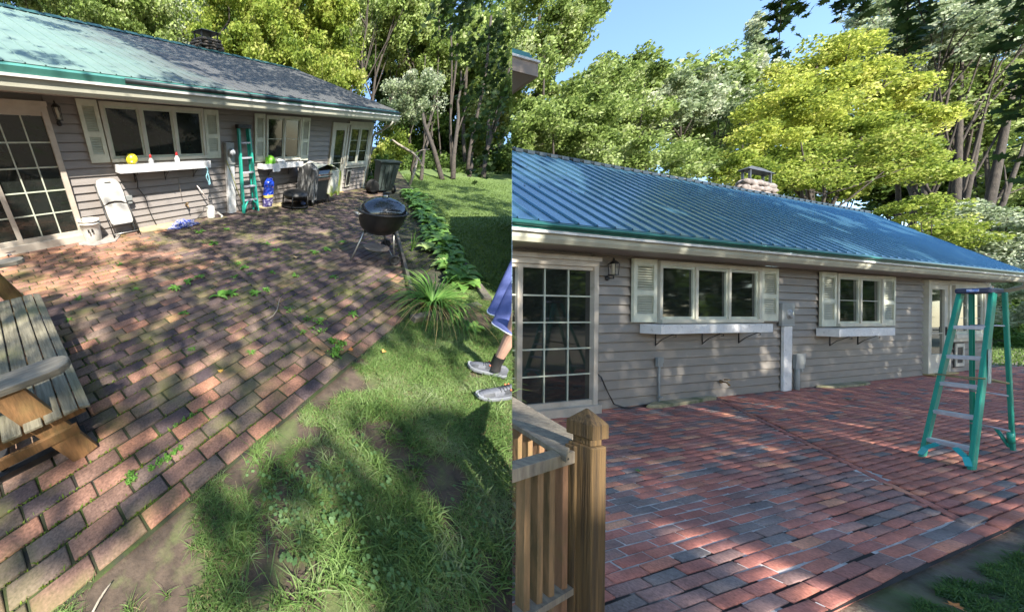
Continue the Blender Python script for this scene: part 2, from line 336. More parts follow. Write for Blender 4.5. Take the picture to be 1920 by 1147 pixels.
def shutter(t, x0, x1, z0, z1, y=-.036):
    b = MB(); w = .055 * (1 + (x1 - x0) * .6); mid = z0 + (z1 - z0) * .47
    b.box(x0, x0 + w, y - .03, y, z0, z1); b.box(x1 - w, x1, y - .03, y, z0, z1)
    for a, c in ((z0, z0 + .13), (z1 - .09, z1), (mid - .04, mid + .04)): b.box(x0 + w, x1 - w, y - .028, y, a, c)
    for a, c in ((z0 + .13, mid - .04), (mid + .04, z1 - .09)):
        n = max(6, int((c - a) / .034)); h = (c - a) / n
        for i in range(n):
            z = a + i * h
            b.add([(x0 + w, y - .026, z + .002), (x1 - w, y - .026, z + .002), (x1 - w, y - .004, z + h * 1.02), (x0 + w, y - .004, z + h * 1.02)], [(0, 1, 2, 3)])
            b.add([(x0 + w, y - .026, z + .002), (x1 - w, y - .026, z + .002), (x1 - w, y - .026, z + h * .3), (x0 + w, y - .026, z + h * .3)], [(3, 2, 1, 0), (0, 1, 2, 3)])
        b.box(x0 + w, x1 - w, y - .002, y + .006, a, c)
    return b.build('shutter', M['shutter'], t)
def window(t, x0, x1, z0, z1, n, fr=.05, y=-.045, sash=True, glass=None, grid=None, clip=False, fm=None):
    fm = fm or M['trim']
    b = MB(); b.box(x0, x1, y - .035, y + .03, z1 - fr, z1); b.box(x0, x1, y - .055, y + .03, z0, z0 + fr)
    b.box(x0, x0 + fr, y - .032, y + .03, z0 + fr, z1 - fr); b.box(x1 - fr, x1, y - .032, y + .03, z0 + fr, z1 - fr)
    wd = (x1 - x0 - fr) / n
    for i in range(1, n): b.box(x0 + i * wd, x0 + i * wd + fr, y - .03, y + .03, z0 + fr, z1 - fr)
    fo = b.build('window', fm, t, clip=clip)
    g = MB(); s2 = MB(); hs = fr * .7
    for i in range(n):
        a = x0 + i * wd + fr; c = a + wd - fr
        s2.box(a, c, y - .012, y + .02, z1 - fr - hs, z1 - fr); s2.box(a, c, y - .012, y + .02, z0 + fr, z0 + fr + hs)
        s2.box(a, a + hs, y - .011, y + .02, z0 + fr + hs, z1 - fr - hs); s2.box(c - hs, c, y - .011, y + .02, z0 + fr + hs, z1 - fr - hs)
        g.add([(a + hs, y + .004, z0 + fr + hs), (c - hs, y + .004, z0 + fr + hs), (c - hs, y + .008, z1 - fr - hs), (a + hs, y + .008, z1 - fr - hs)], [(0, 1, 2, 3)])
        if grid:
            for u in range(1, grid[0]): xx = a + hs + (c - a - 2 * hs) * u / grid[0]; s2.box(xx - .006, xx + .006, y - .004, y + .004, z0 + fr + hs, z1 - fr - hs)
            for u in range(1, grid[1]): zz = z0 + fr + hs + (z1 - z0 - 2 * fr - 2 * hs) * u / grid[1]; s2.box(a + hs, c - hs, y - .003, y + .003, zz - .006, zz + .006)
    s2.build('sash', M['muntin'], fo); g.build('pane', glass or M['glass'], fo, clip=clip)
    return fo
def planter(t, x0, x1, z0, z1, d=.25, brackets=()):
    b = MB(); b.box(x0, x1, -.03 - d, -.03 - d + .03, z0, z1); b.box(x0, x0 + .025, -d, -.03, z0, z1); b.box(x1 - .025, x1, -d, -.03, z0, z1)
    b.box(x0 + .025, x1 - .025, -d, -.03, z0, z0 + .025); b.box(x0 + .025, x1 - .025, -.055, -.03, z0 + .025, z1)
    o = b.build('window_box', M['white'], t, bevel=.003)
    for x in brackets:
        k = MB(); k.tube([(x, -.035, z0), (x, -.035, z0 - .2)], .007, 6); k.tube([(x, -.035, z0 - .19), (x + .0, -.1, z0 - .1), (x, -d + .01, z0 - .012)], .006, 6); k.tube([(x, -.035, z0 - .008), (x, -d, z0 - .008)], .006, 6)
        k.tube([(x, -d + .01, z0 - .012), (x, -d - .02, z0 - .02), (x, -d - .02, z0 - .045), (x, -d, z0 - .05)], .005, 6)
        k.build('bracket', M['black'], o)
    return o
def sliding_door(t, x0, x1, z0, z1, cols, rows, s):
    fr = .085; b = MB(); y = -.03
    b.box(x0, x1, y - .05, y + .03, z1 - fr * .9, z1); b.box(x0, x1, y - .09, y + .03, z0 - .03, z0 + .09)
    b.box(x1 - fr, x1, y - .045, y + .03, z0 + .09, z1 - fr * .9); b.box(x0, x1 + .01, y - .075, y + .03, z1, z1 + .06)
    o = b.build('sliding_door', M['doorframe'], t, clip=True)
    n = len(cols) - 1
    pb = MB(); mb = MB(); sb = MB()
    for i in range(n):
        a, c, kx = cols[i][0], cols[i][1], cols[i][2]
        sb.box(a, a + .07, y - .03, y + .02, z0 + .09, z1 - fr * .9)
        if c < x1 - fr - .01: sb.box(c - .05, c, y - .028, y + .02, z0 + .09, z1 - fr * .9)
        sb.box(a + .07, c, y - .026, y + .02, z0 + .09, z0 + .16); sb.box(a + .07, c, y - .026, y + .02, z1 - fr * .9 - .05, z1 - fr * .9)
        ga, gc, za, zc = a + .07, c, z0 + .16, z1 - fr * .9 - .05
        pb.add([(ga, y + .004, za), (gc, y + .004, za), (gc, y + .006, zc), (ga, y + .006, zc)], [(0, 1, 2, 3)])
        for u in range(1, kx): xx = ga + (gc - ga) * u / kx; mb.box(xx - .010, xx + .010, y - .008, y + .002, za, zc)
        for u in range(1, rows): zz = za + (zc - za) * u / rows; mb.box(ga, gc, y - .007, y + .001, zz - .010, zz + .010)
    sb.build('door_stile', M['doorframe'], o, clip=True); pb.build('pane', M['glass'], o, clip=True); mb.build('muntin', M['muntin'], o, clip=True)
    return o
def lantern(t, x, z, s=1.0):
    b = MB(); y = -.08 * s - .03
    b.lathe([(.03 * s, -.012), (.045 * s, 0), (.045 * s, .012)], 12, (x, -.03, z - .16 * s), ax='y')
    b.tube([(x, -.03, z - .16 * s), (x, y, z - .17 * s), (x, y, z - .1 * s)], .010 * s, 8)
    for dx in (-1, 1):
        for dy in (-1, 1): b.tube([(x + dx * .042 * s, y + dy * .042 * s, z - .1 * s), (x + dx * .05 * s, y + dy * .05 * s, z + .09 * s)], .005 * s, 5)
    b.box(x - .05 * s, x + .05 * s, y - .05 * s, y + .05 * s, z - .115 * s, z - .1 * s)
    b.lathe([(.075 * s, 0), (.07 * s, .012), (.03 * s, .045), (.012, .05), (.012, .075), (.0, .09)], 4, (x, y, z + .09 * s))
    o = b.build('wall_lantern', M['black'], t)
    g = MB(); g.lathe([(.0, -.095), (.028, -.09), (.02, -.03), (.03, .0), (.02, .05), (.03, .085), (0, .09)], 10, (x, y, z)); g.build('lamp_glass', mat('lantern_glass', (.55, .5, .4), (.4, .36, .28), 9, rough=.2), o)
    return o
def chimney(t, x0, x1, y, z0, z1, m, capm, dp=.75):
    b = MB(); rng = random.Random(5); w = x1 - x0; rows = 5 if dp > .5 else 3; h = (z1 - z0) / rows
    b.box(x0 + .06, x1 - .06, y + .04, y + w * dp - .04, z0 - .7, z1 - .01)
    for r in range(-3, rows):
        tap = 1 - .35 * max(r, 0) / rows
        for side_ in range(3):
            n = 5 if dp > .5 else 4
            for i in range(n):
                u = (i + .5 + rng.uniform(-.25, .25) + (r % 2) * .4) / n; u = min(max(u, .06), .94)
                if side_ == 0: c = (x0 + w * (.5 + (u - .5) * tap), y, z0 + (r + .5) * h)
                elif side_ == 1: c = (x0 + w * .5 * (1 - tap), y + u * w * dp, z0 + (r + .5) * h)
                else: c = (x1 - w * .5 * (1 - tap), y + u * w * dp, z0 + (r + .5) * h)
                a = w / n * .62 * rng.uniform(.8, 1.15); k = h * .62 * rng.uniform(.7, 1.2); c = (c[0], c[1], c[2] + rng.uniform(-.15, .15) * h); n1, n2 = 8, 5; vs = []
                for q in range(n2 + 1):
                    ph = math.pi * q / n2
                    for e in range(n1):
                        th = 2 * math.pi * e / n1; vs.append((c[0] + a * math.sin(ph) * math.cos(th), c[1] + a * (.8 if dp > .5 else .25) * math.sin(ph) * math.sin(th), c[2] + k * math.cos(ph) + rng.uniform(-.01, .01)))
                b.add(vs, [(q * n1 + e, q * n1 + (e + 1) % n1, (q + 1) * n1 + (e + 1) % n1, (q + 1) * n1 + e) for q in range(n2) for e in range(n1)], 0, True)
    o = b.build('chimney', m, t)
    c = MB(); xm = (x0 + x1) / 2; ym = y + w * dp * .47; r = w * .34; ry = r * dp * 1.1
    for dx in (-r, r):
        for dy in (-ry * .8, ry * .8): c.box(xm + dx - .02, xm + dx + .02, ym + dy - .02, ym + dy + .02, z1 - .02, z1 + w * .2)
    c.box(xm - r, xm + r, ym - ry, ym + ry, z1 - .05, z1 + .04)
    c.add([(xm - r * 1.35, ym - ry * 1.35, z1 + w * .2), (xm + r * 1.35, ym - ry * 1.35, z1 + w * .2), (xm + r * 1.35, ym + ry * 1.35, z1 + w * .2), (xm - r * 1.35, ym + ry * 1.35, z1 + w * .2), (xm - r * .5, ym, z1 + w * .31), (xm + r * .5, ym, z1 + w * .31)],
          [(0, 1, 5, 4), (1, 2, 5), (2, 3, 4, 5), (3, 0, 4), (3, 2, 1, 0)])
    c.build('chimney_cap', capm, t)
    return o
# ---- house of the left (uncleaned) patio
hb = thing('ranch_house', 'grey clapboard ranch house with a grimy green metal roof, clutter along its wall', 'house', 'B')
ZW = 2.21
siding(hb, 'B', -.0, 9.82, ZW, .131, M['siding'], gaps=[(7.37, 8.32, 0, 2.2), (8.32, 9.82, .8, 2.3)])
siding(hb, 'B', -5.0, -2.4, ZW, .131, M['siding'])
for q_ in ((-2.4, 0, .02, .13, 2.1, ZW), (7.37, 9.8, .03, .13, 0, ZW)): o = MB(); o.box(*q_); o.build('wall_core', M['siding'], hb)
e = MB(); e.box(9.70, 9.82, .0, 8.6, 0, ZW); e.add([(9.80, 0, ZW), (9.80, 8.5, ZW), (9.80, 4.25, 3.85)], [(0, 1, 2), (2, 1, 0)]); e.box(-5, 9.7, 8.5, 8.6, 0, ZW); e.box(-5.1, -5, 0, 8.6, 0, ZW); e.build('end_wall', M['siding'], hb)
e = MB(); e.box(9.74, 9.86, -.05, .05, .02, 2.12); e.build('corner_board', M['trim'], hb)
PB = .33; YB0 = -.66; ZB0 = 2.49
rfb = roof_sheet(hb, -5.4, 10.22, YB0, ZB0, (3.98 - ZB0) / (4.25 - YB0), 4.25, 10.5, M['roof_b'], .225, h=.016, minor=False)
rc = MB()
for i in range(34):
    x = -5.4 + i * .46
    if x < 10.4: rc.add([(x, 4.05, 3.945), (x + .36, 4.05, 3.945), (x + .36, 4.25, 4.03), (x, 4.25, 4.03), (x + .36, 4.45, 3.945), (x, 4.45, 3.945)], [(0, 1, 2, 3), (3, 2, 4, 5)])
rc.add([(-5.4, 4.1, 3.95), (10.45, 4.1, 3.95), (10.45, 4.25, 4.015), (-5.4, 4.25, 4.015), (10.45, 4.4, 3.95), (-5.4, 4.4, 3.95)], [(0, 1, 2, 3), (3, 2, 4, 5)])
rc.build('ridge_cap', mat('dark_teal_ridge', (.02, .07, .065), (.03, .10, .09), 6, rough=.5), rfb)
chimney(rfb, 5.85, 6.75, 4.35, 3.95, 4.32, M['chimney_dark'], M['black'])
g_ = eave(hb, 'B', -5.4, 10.2, -.62, 2.205, 2.37, 2.49, 10.42, M['soffit'])
de = MB(); de.add([(-5.4, -.70, 2.375), (10.25, -.70, 2.375), (10.25, -.72, 2.45), (-5.4, -.72, 2.45), (10.25, -.62, 2.50), (-5.4, -.62, 2.50)], [(0, 1, 2, 3), (3, 2, 4, 5)])
de.build('drip_edge', mat('teal_trim', (.10, .30, .25), (.06, .2, .17), 2, rough=.35, metal=.2), rfb)
tg = MB(); tg.tube([(1.0, -.70, 2.43), (10.3, -.70, 2.43)], .034, 10); tg.build('gutter_guard', M['dark_metal'], rfb)
ds = MB(); ds.tube([(10.0, -.66, 2.2), (10.0, -.6, 2.08), (9.97, -.3, 1.9), (9.9, -.07, 1.78), (9.9, -.05, 1.6), (9.9, -.05, .1)], .04, 8); ds.build('downspout', M['gutter'], hb)
sliding_door(hb, -2.4, 0, .03, 2.06, [(-2.4, -.93, 3), (-.98, -.085, 3), (0, 0, 0)], 5, 'B')
lantern(hb, .12, 1.98, .85)
shutter(hb, .43, .74, 1.27, 2.19); window(hb, .76, 2.78, 1.27, 2.18, 3, .055); shutter(hb, 2.80, 3.17, 1.26, 2.17)
planter(hb, .79, 2.73, 1.10, 1.235, .25, (1.12, 1.75, 2.42))
shutter(hb, 4.22, 4.56, 1.13, 2.165); window(hb, 4.60, 5.92, 1.13, 2.15, 2, .05, grid=(1, 2)); shutter(hb, 5.95, 6.30, 1.10, 2.15)
planter(hb, 4.31, 5.84, .97, 1.09, .25, (4.7, 5.5))
def glazed_door(t, x0, x1, z0, z1, wm, s='B', mid=.95):
    b = MB(); y = -.03
    b.box(x0, x0 + .09, y - .04, y + .04, z0, z1); b.box(x1 - .09, x1, y - .04, y + .04, z0, z1); b.box(x0 + .09, x1 - .09, y - .04, y + .04, z1 - .09, z1)
    o = b.build('entry_door', wm, t)
    p = MB(); a, c = x0 + .09, x1 - .09; st = (c - a) * .17
    p.box(a, a + st, y - .02, y + .02, z0 + .03, z1 - .09); p.box(c - st, c, y - .02, y + .02, z0 + .03, z1 - .09); p.box(a + st, c - st, y - .02, y + .02, z1 - .2, z1 - .09)
    p.box(a + st, c - st, y - .02, y + .02, z0 + .03, z0 + .12); p.box(a + st, c - st, y - .01, y + .02, z0 + .12, z0 + .38); p.box(a + st, c - st, y - .02, y + .02, z0 + .38, z0 + .46)
    p.box(a + st, c - st, y - .008, y + .0, mid - .01 + z0, mid + .01 + z0)
    p.build('door_leaf', M['trim'], o)
    g = MB(); g.add([(a + st, y + .003, z0 + .46), (c - st, y + .003, z0 + .46), (c - st, y + .006, z1 - .2), (a + st, y + .006, z1 - .2)], [(0, 1, 2, 3)]); g.build('pane', M['glass_green'], o)
    h = MB(); h.box(c - st * .75, c - st * .45, y - .035, y - .02, z0 + .9, z0 + 1.1); h.tube([(c - st * .6, y - .03, z0 + 1.02), (c - st * .6, y - .07, z0 + 1.02), (c - st * 1.2, y - .075, z0 + 1.02)], .011, 7); h.build('handle', M['black'], o)
    k = MB(); k.box(x0 - .02, x1 + .02, y - .12, y + .03, z0 - .001, z0 + .03); k.build('sill', mat('raw_sill_' + s, (.5, .36, .14), (.35, .26, .12), 8), o)
    return o
glazed_door(hb, 7.40, 8.30, .0, 2.08, M['trim'])
window(hb, 8.36, 9.68, .84, 2.04, 2, .07, grid=(1, 3)); o = MB(); o.box(8.3, 9.75, -.06, .0, 2.04, 2.14); o.box(8.3, 9.75, -.07, 0, .76, .84); o.build('window_casing', M['trim'], hb)
def petdoor(t, x0, x1, z0, z1):
    b = MB(); f = (x1 - x0) * .16; y = -.03
    b.box(x0, x1, y - .02, y + .0, z0, z0 + f); b.box(x0, x1, y - .02, y, z1 - f, z1); b.box(x0, x0 + f, y - .02, y, z0 + f, z1 - f); b.box(x1 - f, x1, y - .02, y, z0 + f, z1 - f)
    b.box(x0 - .03, x1 + .03, y - .006, y + .003, z0 - .03, z1 + .03, 1)
    b.box(x0 + f, x1 - f, y - .012, y - .006, z0 + f, z1 - f, 1)
    b.build('pet_door', [M['trim'], M['black']], t)
petdoor(hb, 8.52, 8.80, .15, .70)
def meter(t, x0, x1, zt, zb, y=-.03, dk=1.0):
    b = MB(); xm = (x0 + x1) / 2; w_ = x1 - x0
    b.box(x0, x1, y - .11 * dk, y, zb, zt); b.box(x0 - .01, x1 + .01, y - .12 * dk, y, zb + .0, zb + .025)
    b.lathe([(.085, -.02 * dk), (.095, .0), (.095, .02 * dk)], 20, (xm + .02, y - .12 * dk, zt - .2), ax='y')
    o = b.build('electric_meter', M['grey_box'], t, bevel=.006)
    g = MB(); g.lathe([(0, -.075 * dk), (.05, -.07 * dk), (.075, -.045 * dk), (.08, 0)], 20, (xm + .02, y - .135 * dk, zt - .2), ax='y')
    g.build('meter_glass', mat('meter_dome', (.5, .52, .55), (.10, .11, .12), 14, rough=.08), o)
    c = MB(); c.box(x0 + (.05 if dk == 1 else .22) * w_, x1 - (.0 if dk == 1 else .12) * w_, y - .09 * dk, y, 0.005, zb - .002); c.build('meter_riser_cover', M['white'], t, bevel=.004)
meter(hb, 3.27, 3.50, 1.57, 1.12)
def outlet_box(t, x, z, zb, dk=1.0):
    b = MB(); b.box(x - .06, x + .06, -.03 - .07 * dk, -.03, z - .08, z + .06); b.box(x - .07, x + .07, -.03 - .085 * dk, -.03 - .07 * dk, z - .02, z + .07); b.tube([(x, -.045, z - .08), (x, -.045, zb)], .014, 8); b.box(x - .03, x + .03, -.075, -.03, zb + .1, zb + .12)
    b.build('outdoor_outlet', M['grey_box'], t, bevel=.004)
outlet_box(hb, .90, .62, .01)
def faucet(t, x, z):
    b = MB(); b.lathe([(.03, 0), (.03, -.02)], 10, (x, -.03, z), ax='y'); b.tube([(x, -.03, z), (x, -.1, z), (x, -.13, z - .05)], .013, 7); b.lathe([(.03, -.01), (.035, 0), (.03, .01)], 8, (x, -.1, z + .045)); b.build('faucet', mat('brass_faucet', (.3, .2, .1), (.2, .14, .08), 9, rough=.4, metal=.6), t)
faucet(hb, 2.15, .35)
# ---- house of the right (cleaned) patio
ha = thing('ranch_house', 'grey clapboard ranch house with a clean blue metal roof and bare walls', 'house', 'A')
ZA = 2.25
siding(ha, 'A', .05, 14.5, ZA, .1375, M['siding_a'], gaps=[(10.66, 11.95, 0, 2.3), (11.95, 14.5, .82, 2.3)])
for q_ in ((-3.2, .05, .02, .13, 2.16, ZA), (10.64, 14.45, .03, .13, 0, ZA)): o = MB(); o.box(*q_); o.build('wall_core', M['siding_a'], ha, clip=True)
e = MB(); e.box(14.35, 14.5, .0, 3.9, 0, ZA); e.add([(14.45, 0, ZA), (14.45, 3.6, ZA), (14.45, 1.75, 4.5)], [(0, 1, 2), (2, 1, 0)]); e.box(-3, 14.3, 3.8, 3.9, 0, ZA); e.build('end_wall', M['siding_a'], ha, clip=True)
e = MB(); e.box(14.38, 14.53, -.05, .05, .02, 2.17); e.build('corner_board', M['trim'], ha)
YA0 = -.42; ZA0 = 2.475; YA1 = 1.75; PA = (4.74 - ZA0) / (YA1 - YA0)
rfa = roof_sheet(ha, -3.6 + .06, 14.25, YA0, ZA0, PA, YA1, 15.75, M['roof_a'], .323, h=.024, minor=False)
rc = MB(); rc.tube([(-3.6, YA1, 4.745), (15.8, YA1, 4.745)], .05, 6)
for i in range(60):
    x = -3.4 + i * .323
    if x < 15.6: rc.box(x, x + .2, YA1 - .06, YA1 - .02, 4.69, 4.76)
rc.build('ridge_cap', M['dark_metal'], rfa, clip=True)
sc_ = MB()
for i in range(58):
    for f in (.35, .66):
        x = -3.35 + i * .323; y = YA0 + (YA1 - YA0) * (f + .004 * ((i * 7) % 5)); z = ZA0 + PA * (y - YA0)
        if x < 14.2: sc_.lathe([(.008, 0), (.008, .008), (0, .012)], 6, (x, y, z))
so_ = sc_.build('roof_screw', M['black'], rfa, clip=True); so_['kind'] = 'stuff'
chimney(rfa, 9.45, 10.95, 1.9, 4.78, 5.20, M['chimney'], mat('chimney_cap_steel', (.12, .12, .12), (.07, .07, .07), 9, rough=.5, metal=.4), .13)
eave(ha, 'A', -3.4, 14.25, -.36, 2.245, 2.36, 2.47, 14.6, M['soffit'])
de = MB(); de.add([(-3.6, -.455, 2.365), (14.3, -.455, 2.365), (14.3, -.465, 2.43), (-3.6, -.465, 2.43), (14.3, -.40, 2.485), (-3.6, -.40, 2.485)], [(0, 1, 2, 3), (3, 2, 4, 5)])
de.tube([(-3.6, -.475, 2.41), (14.3, -.475, 2.41)], .026, 8)
de.build('drip_edge', M['green_metal'], rfa, clip=True)
ds = MB(); ds.tube([(14.35, -.42, 2.25), (14.4, -.4, 2.12), (14.45, -.2, 2.02), (14.6, -.04, 1.9), (14.62, 0, 1.75), (14.62, 0, .1)], .05, 8); ds.build('downspout', M['gutter'], ha)
sliding_door(ha, -3.0, .04, .02, 2.12, [(-3.0, -1.33, 3), (-1.42, -.045, 3), (0, 0, 0)], 5, 'A')
lantern(ha, .30, 2.03, .8)
shutter(ha, .79, 1.31, 1.265, 2.21); window(ha, 1.36, 4.04, 1.25, 2.20, 3, .06); shutter(ha, 4.08, 4.60, 1.275, 2.205)
planter(ha, 1.0, 3.83, 1.10, 1.235, .22, (1.35, 2.5, 3.5))
shutter(ha, 6.08, 6.62, 1.165, 2.21); window(ha, 6.64, 8.50, 1.16, 2.20, 2, .06, grid=(1, 2)); shutter(ha, 8.54, 9.09, 1.165, 2.21)
planter(ha, 6.0, 8.2, .985, 1.135, .22, (6.5, 7.6))
glazed_door(ha, 10.70, 11.93, .02, 2.20, M['trim'], 'A')
window(ha, 12.1, 14.0, .84, 2.12, 2, .1, grid=(1, 3)); o = MB(); o.box(11.93, 14.4, -.06, .0, 2.12, 2.22); o.box(11.93, 14.4, -.07, 0, .76, .84); o.build('window_casing', M['trim'], ha)
petdoor(ha, 12.35, 12.85, .15, .70)
meter(ha, 4.72, 5.12, 1.60, 1.18, dk=.35)
outlet_box(ha, 1.42, .66, .005, .4); faucet(ha, 3.0, .27)
b = MB(); b.box(5.2, 5.5, -.065, -.03, .39, .66); b.box(5.19, 5.51, -.07, -.065, .47, .67); b.tube([(5.28, -.05, .39), (5.28, -.05, .005)], .03, 8); b.tube([(5.42, -.05, .39), (5.42, -.05, .33)], .022, 8); b.build('disconnect_box', M['grey_box'], ha, bevel=.006)
b = MB(); b.tube([(.07, -.04, .55), (.16, -.045, .48), (.26, -.05, .30), (.42, -.05, .08), (.62, -.06, .015), (1.1, -.08, .012)], .008, 6); meta(b.build('cable', M['black'], ha), 'thin black cable sagging from the door trim to the bricks', None)
# corner of the other wing's eave, top left of the right plot
wg = thing('garage_eave', 'brown eave corner with dark roof edge jutting in high beside the clean roof', 'building', 'A', at_depth('A', 930, 130, 3.0))
def Wp(x, y, d): return at_depth('A', x, y, d)
p1 = Wp(1009, 134, 3.0); X1, Y1, Z1 = p1; f = MB(); f.box(X1 - 1.2, X1, Y1, Y1 + .8, Z1 - .055, Z1 + .075); f.build('fascia', mat('brown_fascia', (.30, .23, .18), (.25, .19, .15), 5), wg, clip=True)
f = MB(); f.box(X1 - 1.2, X1 + .012, Y1 - .012, Y1 + .8, Z1 + .077, Z1 + .10); f.build('gutter_lip', M['gutter_lip'], wg, clip=True)
f = MB(); f.box(X1 - 1.2, X1 - .07, Y1 + .01, Y1 + .8, Z1 + .102, Z1 + .155); f.box(X1 - 1.2, X1 - .08, Y1 + .02, Y1 + .8, Z1 + .157, Z1 + .18); f.build('roof_edge', M['green_metal'], wg, clip=True)
f = MB(); f.add([(X1 - 1.2, Y1 + .01, Z1 - .057), (X1 - .05, Y1 + .01, Z1 - .057), (X1 - .35, Y1 + .6, Z1 - .3), (X1 - 1.2, Y1 + .6, Z1 - .3)], [(3, 2, 1, 0), (0, 1, 2, 3)]); f.build('soffit', M['soffit'], wg, clip=True)
# ================================================================== GROUND
def sheet(name, s, x0, x1, y0, y1, z, m, n=60, amp=0.0, clip=True, drop=None):
    xs = np.linspace(x0, x1, n); ys = np.linspace(y0, y1, n); X, Y = np.meshgrid(xs, ys); Z = z + amp * (fnoise(X, Y, .5) - .5) + (drop(X, Y) if drop else 0)
    V = np.stack([X.ravel(), Y.ravel(), Z.ravel()], 1); i = np.arange(n * n).reshape(n, n)
    Fq = np.stack([i[:-1, :-1].ravel(), i[:-1, 1:].ravel(), i[1:, 1:].ravel(), i[1:, :-1].ravel()], 1)
    o = np_mesh(name, V, Fq, m, s=s, kind='structure')
    if clip: CLIP.append(o)
    return o
def groundmat(name, soil, soil2, green, green2, lo, hi, sc=1.3):
    m = mat(name, soil, soil2, 14, rough=.95, bump=.8, bsc=50)
    overlay(m, green, sc, lo, hi, (1, 1, 1), .9); overlay(m, green2, 9, .5, .7, (1, 1, 1), .5, 7); return m
M['soil_b'] = groundmat('soil_and_thatch', (.085, .06, .042), (.045, .032, .022), (.07, .10, .025), (.10, .13, .035), .52, .62)
M['lawn_b'] = groundmat('mown_lawn', (.08, .12, .03), (.06, .10, .025), (.11, .16, .04), (.13, .18, .05), .4, .6, .35)
M['soil_a'] = groundmat('dry_soil', (.19, .15, .115), (.12, .095, .07), (.10, .13, .04), (.12, .15, .05), .55, .68)
sheet('ground', 'B', -7, 45, -9, 50, -.03, M['soil_b'], 100, .03)
def _ss(u): u = np.clip(u, 0, 1); return u * u * (3 - 2 * u)
sheet('ground', 'A', -30, 80, -60, 90, -.035, M['soil_a'], 441, .02, drop=lambda X, Y: -2.2 * _ss((-3.0 - Y) / 1.2) * _ss((-1.9 - X) / 1.5))      # unseen ground lowered behind the viewer, added to let sun reach the left plot
LOWM = mat('lower_ground_soil', (.08, .08, .04), (.05, .06, .025), 2, rough=1)
sheet('lower_ground', 'A', -60, 90, -70, 100, -2.95, LOWM, 4, clip=False)
dh = np.cross(SEAM_N, [0, 0, 1.0]); dh = dh / np.linalg.norm(dh); dh = dh if dh @ fw > 0 else -dh; u_ = [CR + dh * t + SEAM_N * .004 for t in np.linspace(1.0, 60, 30)]
V = np.array([[(p[0], p[1], -.04), (p[0], p[1], -2.94)] for p in u_]).reshape(-1, 3); np_mesh('soil_bank', V, np.array([(2 * i, 2 * i + 1, 2 * i + 3, 2 * i + 2) for i in range(29)]), LOWM, s='A', kind='structure')
# far lawn of the left plot, beyond the timber edging
K0 = np.array([2.2, -6.5]); K1 = np.array([12.3, -.72]); KD = (K1 - K0) / np.linalg.norm(K1 - K0); KN = np.array([KD[1], -KD[0]])   # to the lawn side
b = MB(); a0 = K0 - KD * 1; a1 = K1 + KD * 10
poly = [a0 + KN * .05, a1 + KN * .05, a1 + KN * 14 + KD * 10, a0 + KN * 14]
n = 40; V = []; 
for i in range(n + 1):
    for j in range(n + 1):
        u = i / n; v = j / n; p = a0 + KN * (.05 + 14 * v) + KD * ((np.linalg.norm(a1 - a0) + 8) * u); V.append((p[0], p[1], -.012 + .05 * (fnoise(p[0], p[1], .3) - .5) * min(1, v * 4)))
idx = np.arange((n + 1) ** 2).reshape(n + 1, n + 1)
o = np_mesh('lawn', np.array(V), np.stack([idx[:-1, :-1].ravel(), idx[1:, :-1].ravel(), idx[1:, 1:].ravel(), idx[:-1, 1:].ravel()], 1), M['lawn_b'], s='B', kind='structure'); CLIP.append(o)
# paving
def bricks(name, s, rows, pitch_x, gap_x, gap_y, row_fn, tint_fn, m, ztop_fn, depth=.05, bev=.006, extra=None, seed=1, jz=1.0):
    rng = np.random.default_rng(seed); R_ = []
    for (y0, y1, segs, off) in rows:
        for (xa, xb) in segs:
            x = math.floor((xa - off) / pitch_x) * pitch_x + off
            while x < xb:
                l = max(x + gap_x * .5, xa); r = min(x + pitch_x - gap_x * .5, xb)
                if r - l > .035: R_.append(((l + r) / 2, (y0 + y1) / 2, (r - l) / 2, (y1 - y0 - gap_y) / 2, 0))
                x += pitch_x
    if extra: R_ += extra
    R_ = np.array(R_); n = len(R_); c = R_[:, :2]; hx = R_[:, 2]; hy = R_[:, 3]; an = R_[:, 4] + rng.normal(0, .012, n)
    c = c + rng.normal(0, .0018, (n, 2)); hx = hx - np.abs(rng.normal(0, .0015, n)); zt = ztop_fn(c[:, 0], c[:, 1]) + rng.normal(0, .0022 * jz, n)
    tx = rng.normal(0, .006 * jz, n); ty = rng.normal(0, .008 * jz, n); cs, sn = np.cos(an), np.sin(an); V = np.zeros((n, 12, 3))
    for k, (sx, sy) in enumerate(((-1, -1), (1, -1), (1, 1), (-1, 1))):
        for lv, (ins, dz) in enumerate(((0, -depth), (0, -bev * .8), (bev, 0))):
            px = sx * (hx - np.minimum(ins, hx * .4)); py = sy * (hy - np.minimum(ins, hy * .4)); j = rng.normal(0, .001, n) if lv else 0
            V[:, lv * 4 + k, 0] = c[:, 0] + px * cs - py * sn + j; V[:, lv * 4 + k, 1] = c[:, 1] + px * sn + py * cs + j; V[:, lv * 4 + k, 2] = zt + dz + px * tx + py * ty
    fs = [(8, 9, 10, 11)] + [(4 + i, 4 + (i + 1) % 4, 8 + (i + 1) % 4, 8 + i) for i in range(4)] + [(i, (i + 1) % 4, 4 + (i + 1) % 4, 4 + i) for i in range(4)]
    Fq = (np.arange(n)[:, None, None] * 12 + np.array(fs)[None]).reshape(-1, 4)
    tint = np.repeat(np.clip(tint_fn(c[:, 0], c[:, 1], rng), 0, 1), 12)
    keep = side(s, np.c_[c, np.zeros(n)]) > -.4; kk = np.repeat(keep, 9); vm = np.repeat(keep, 12); new = np.cumsum(vm) - 1
    o = np_mesh(name, V.reshape(-1, 3)[vm], new[Fq[kk]], m, s=s, kind='structure', attr=('tint', tint[vm])); CLIP.append(o); return o
def seam_x(y, p, q): return p[0] + (y - p[1]) * (q[0] - p[0]) / (q[1] - p[1])
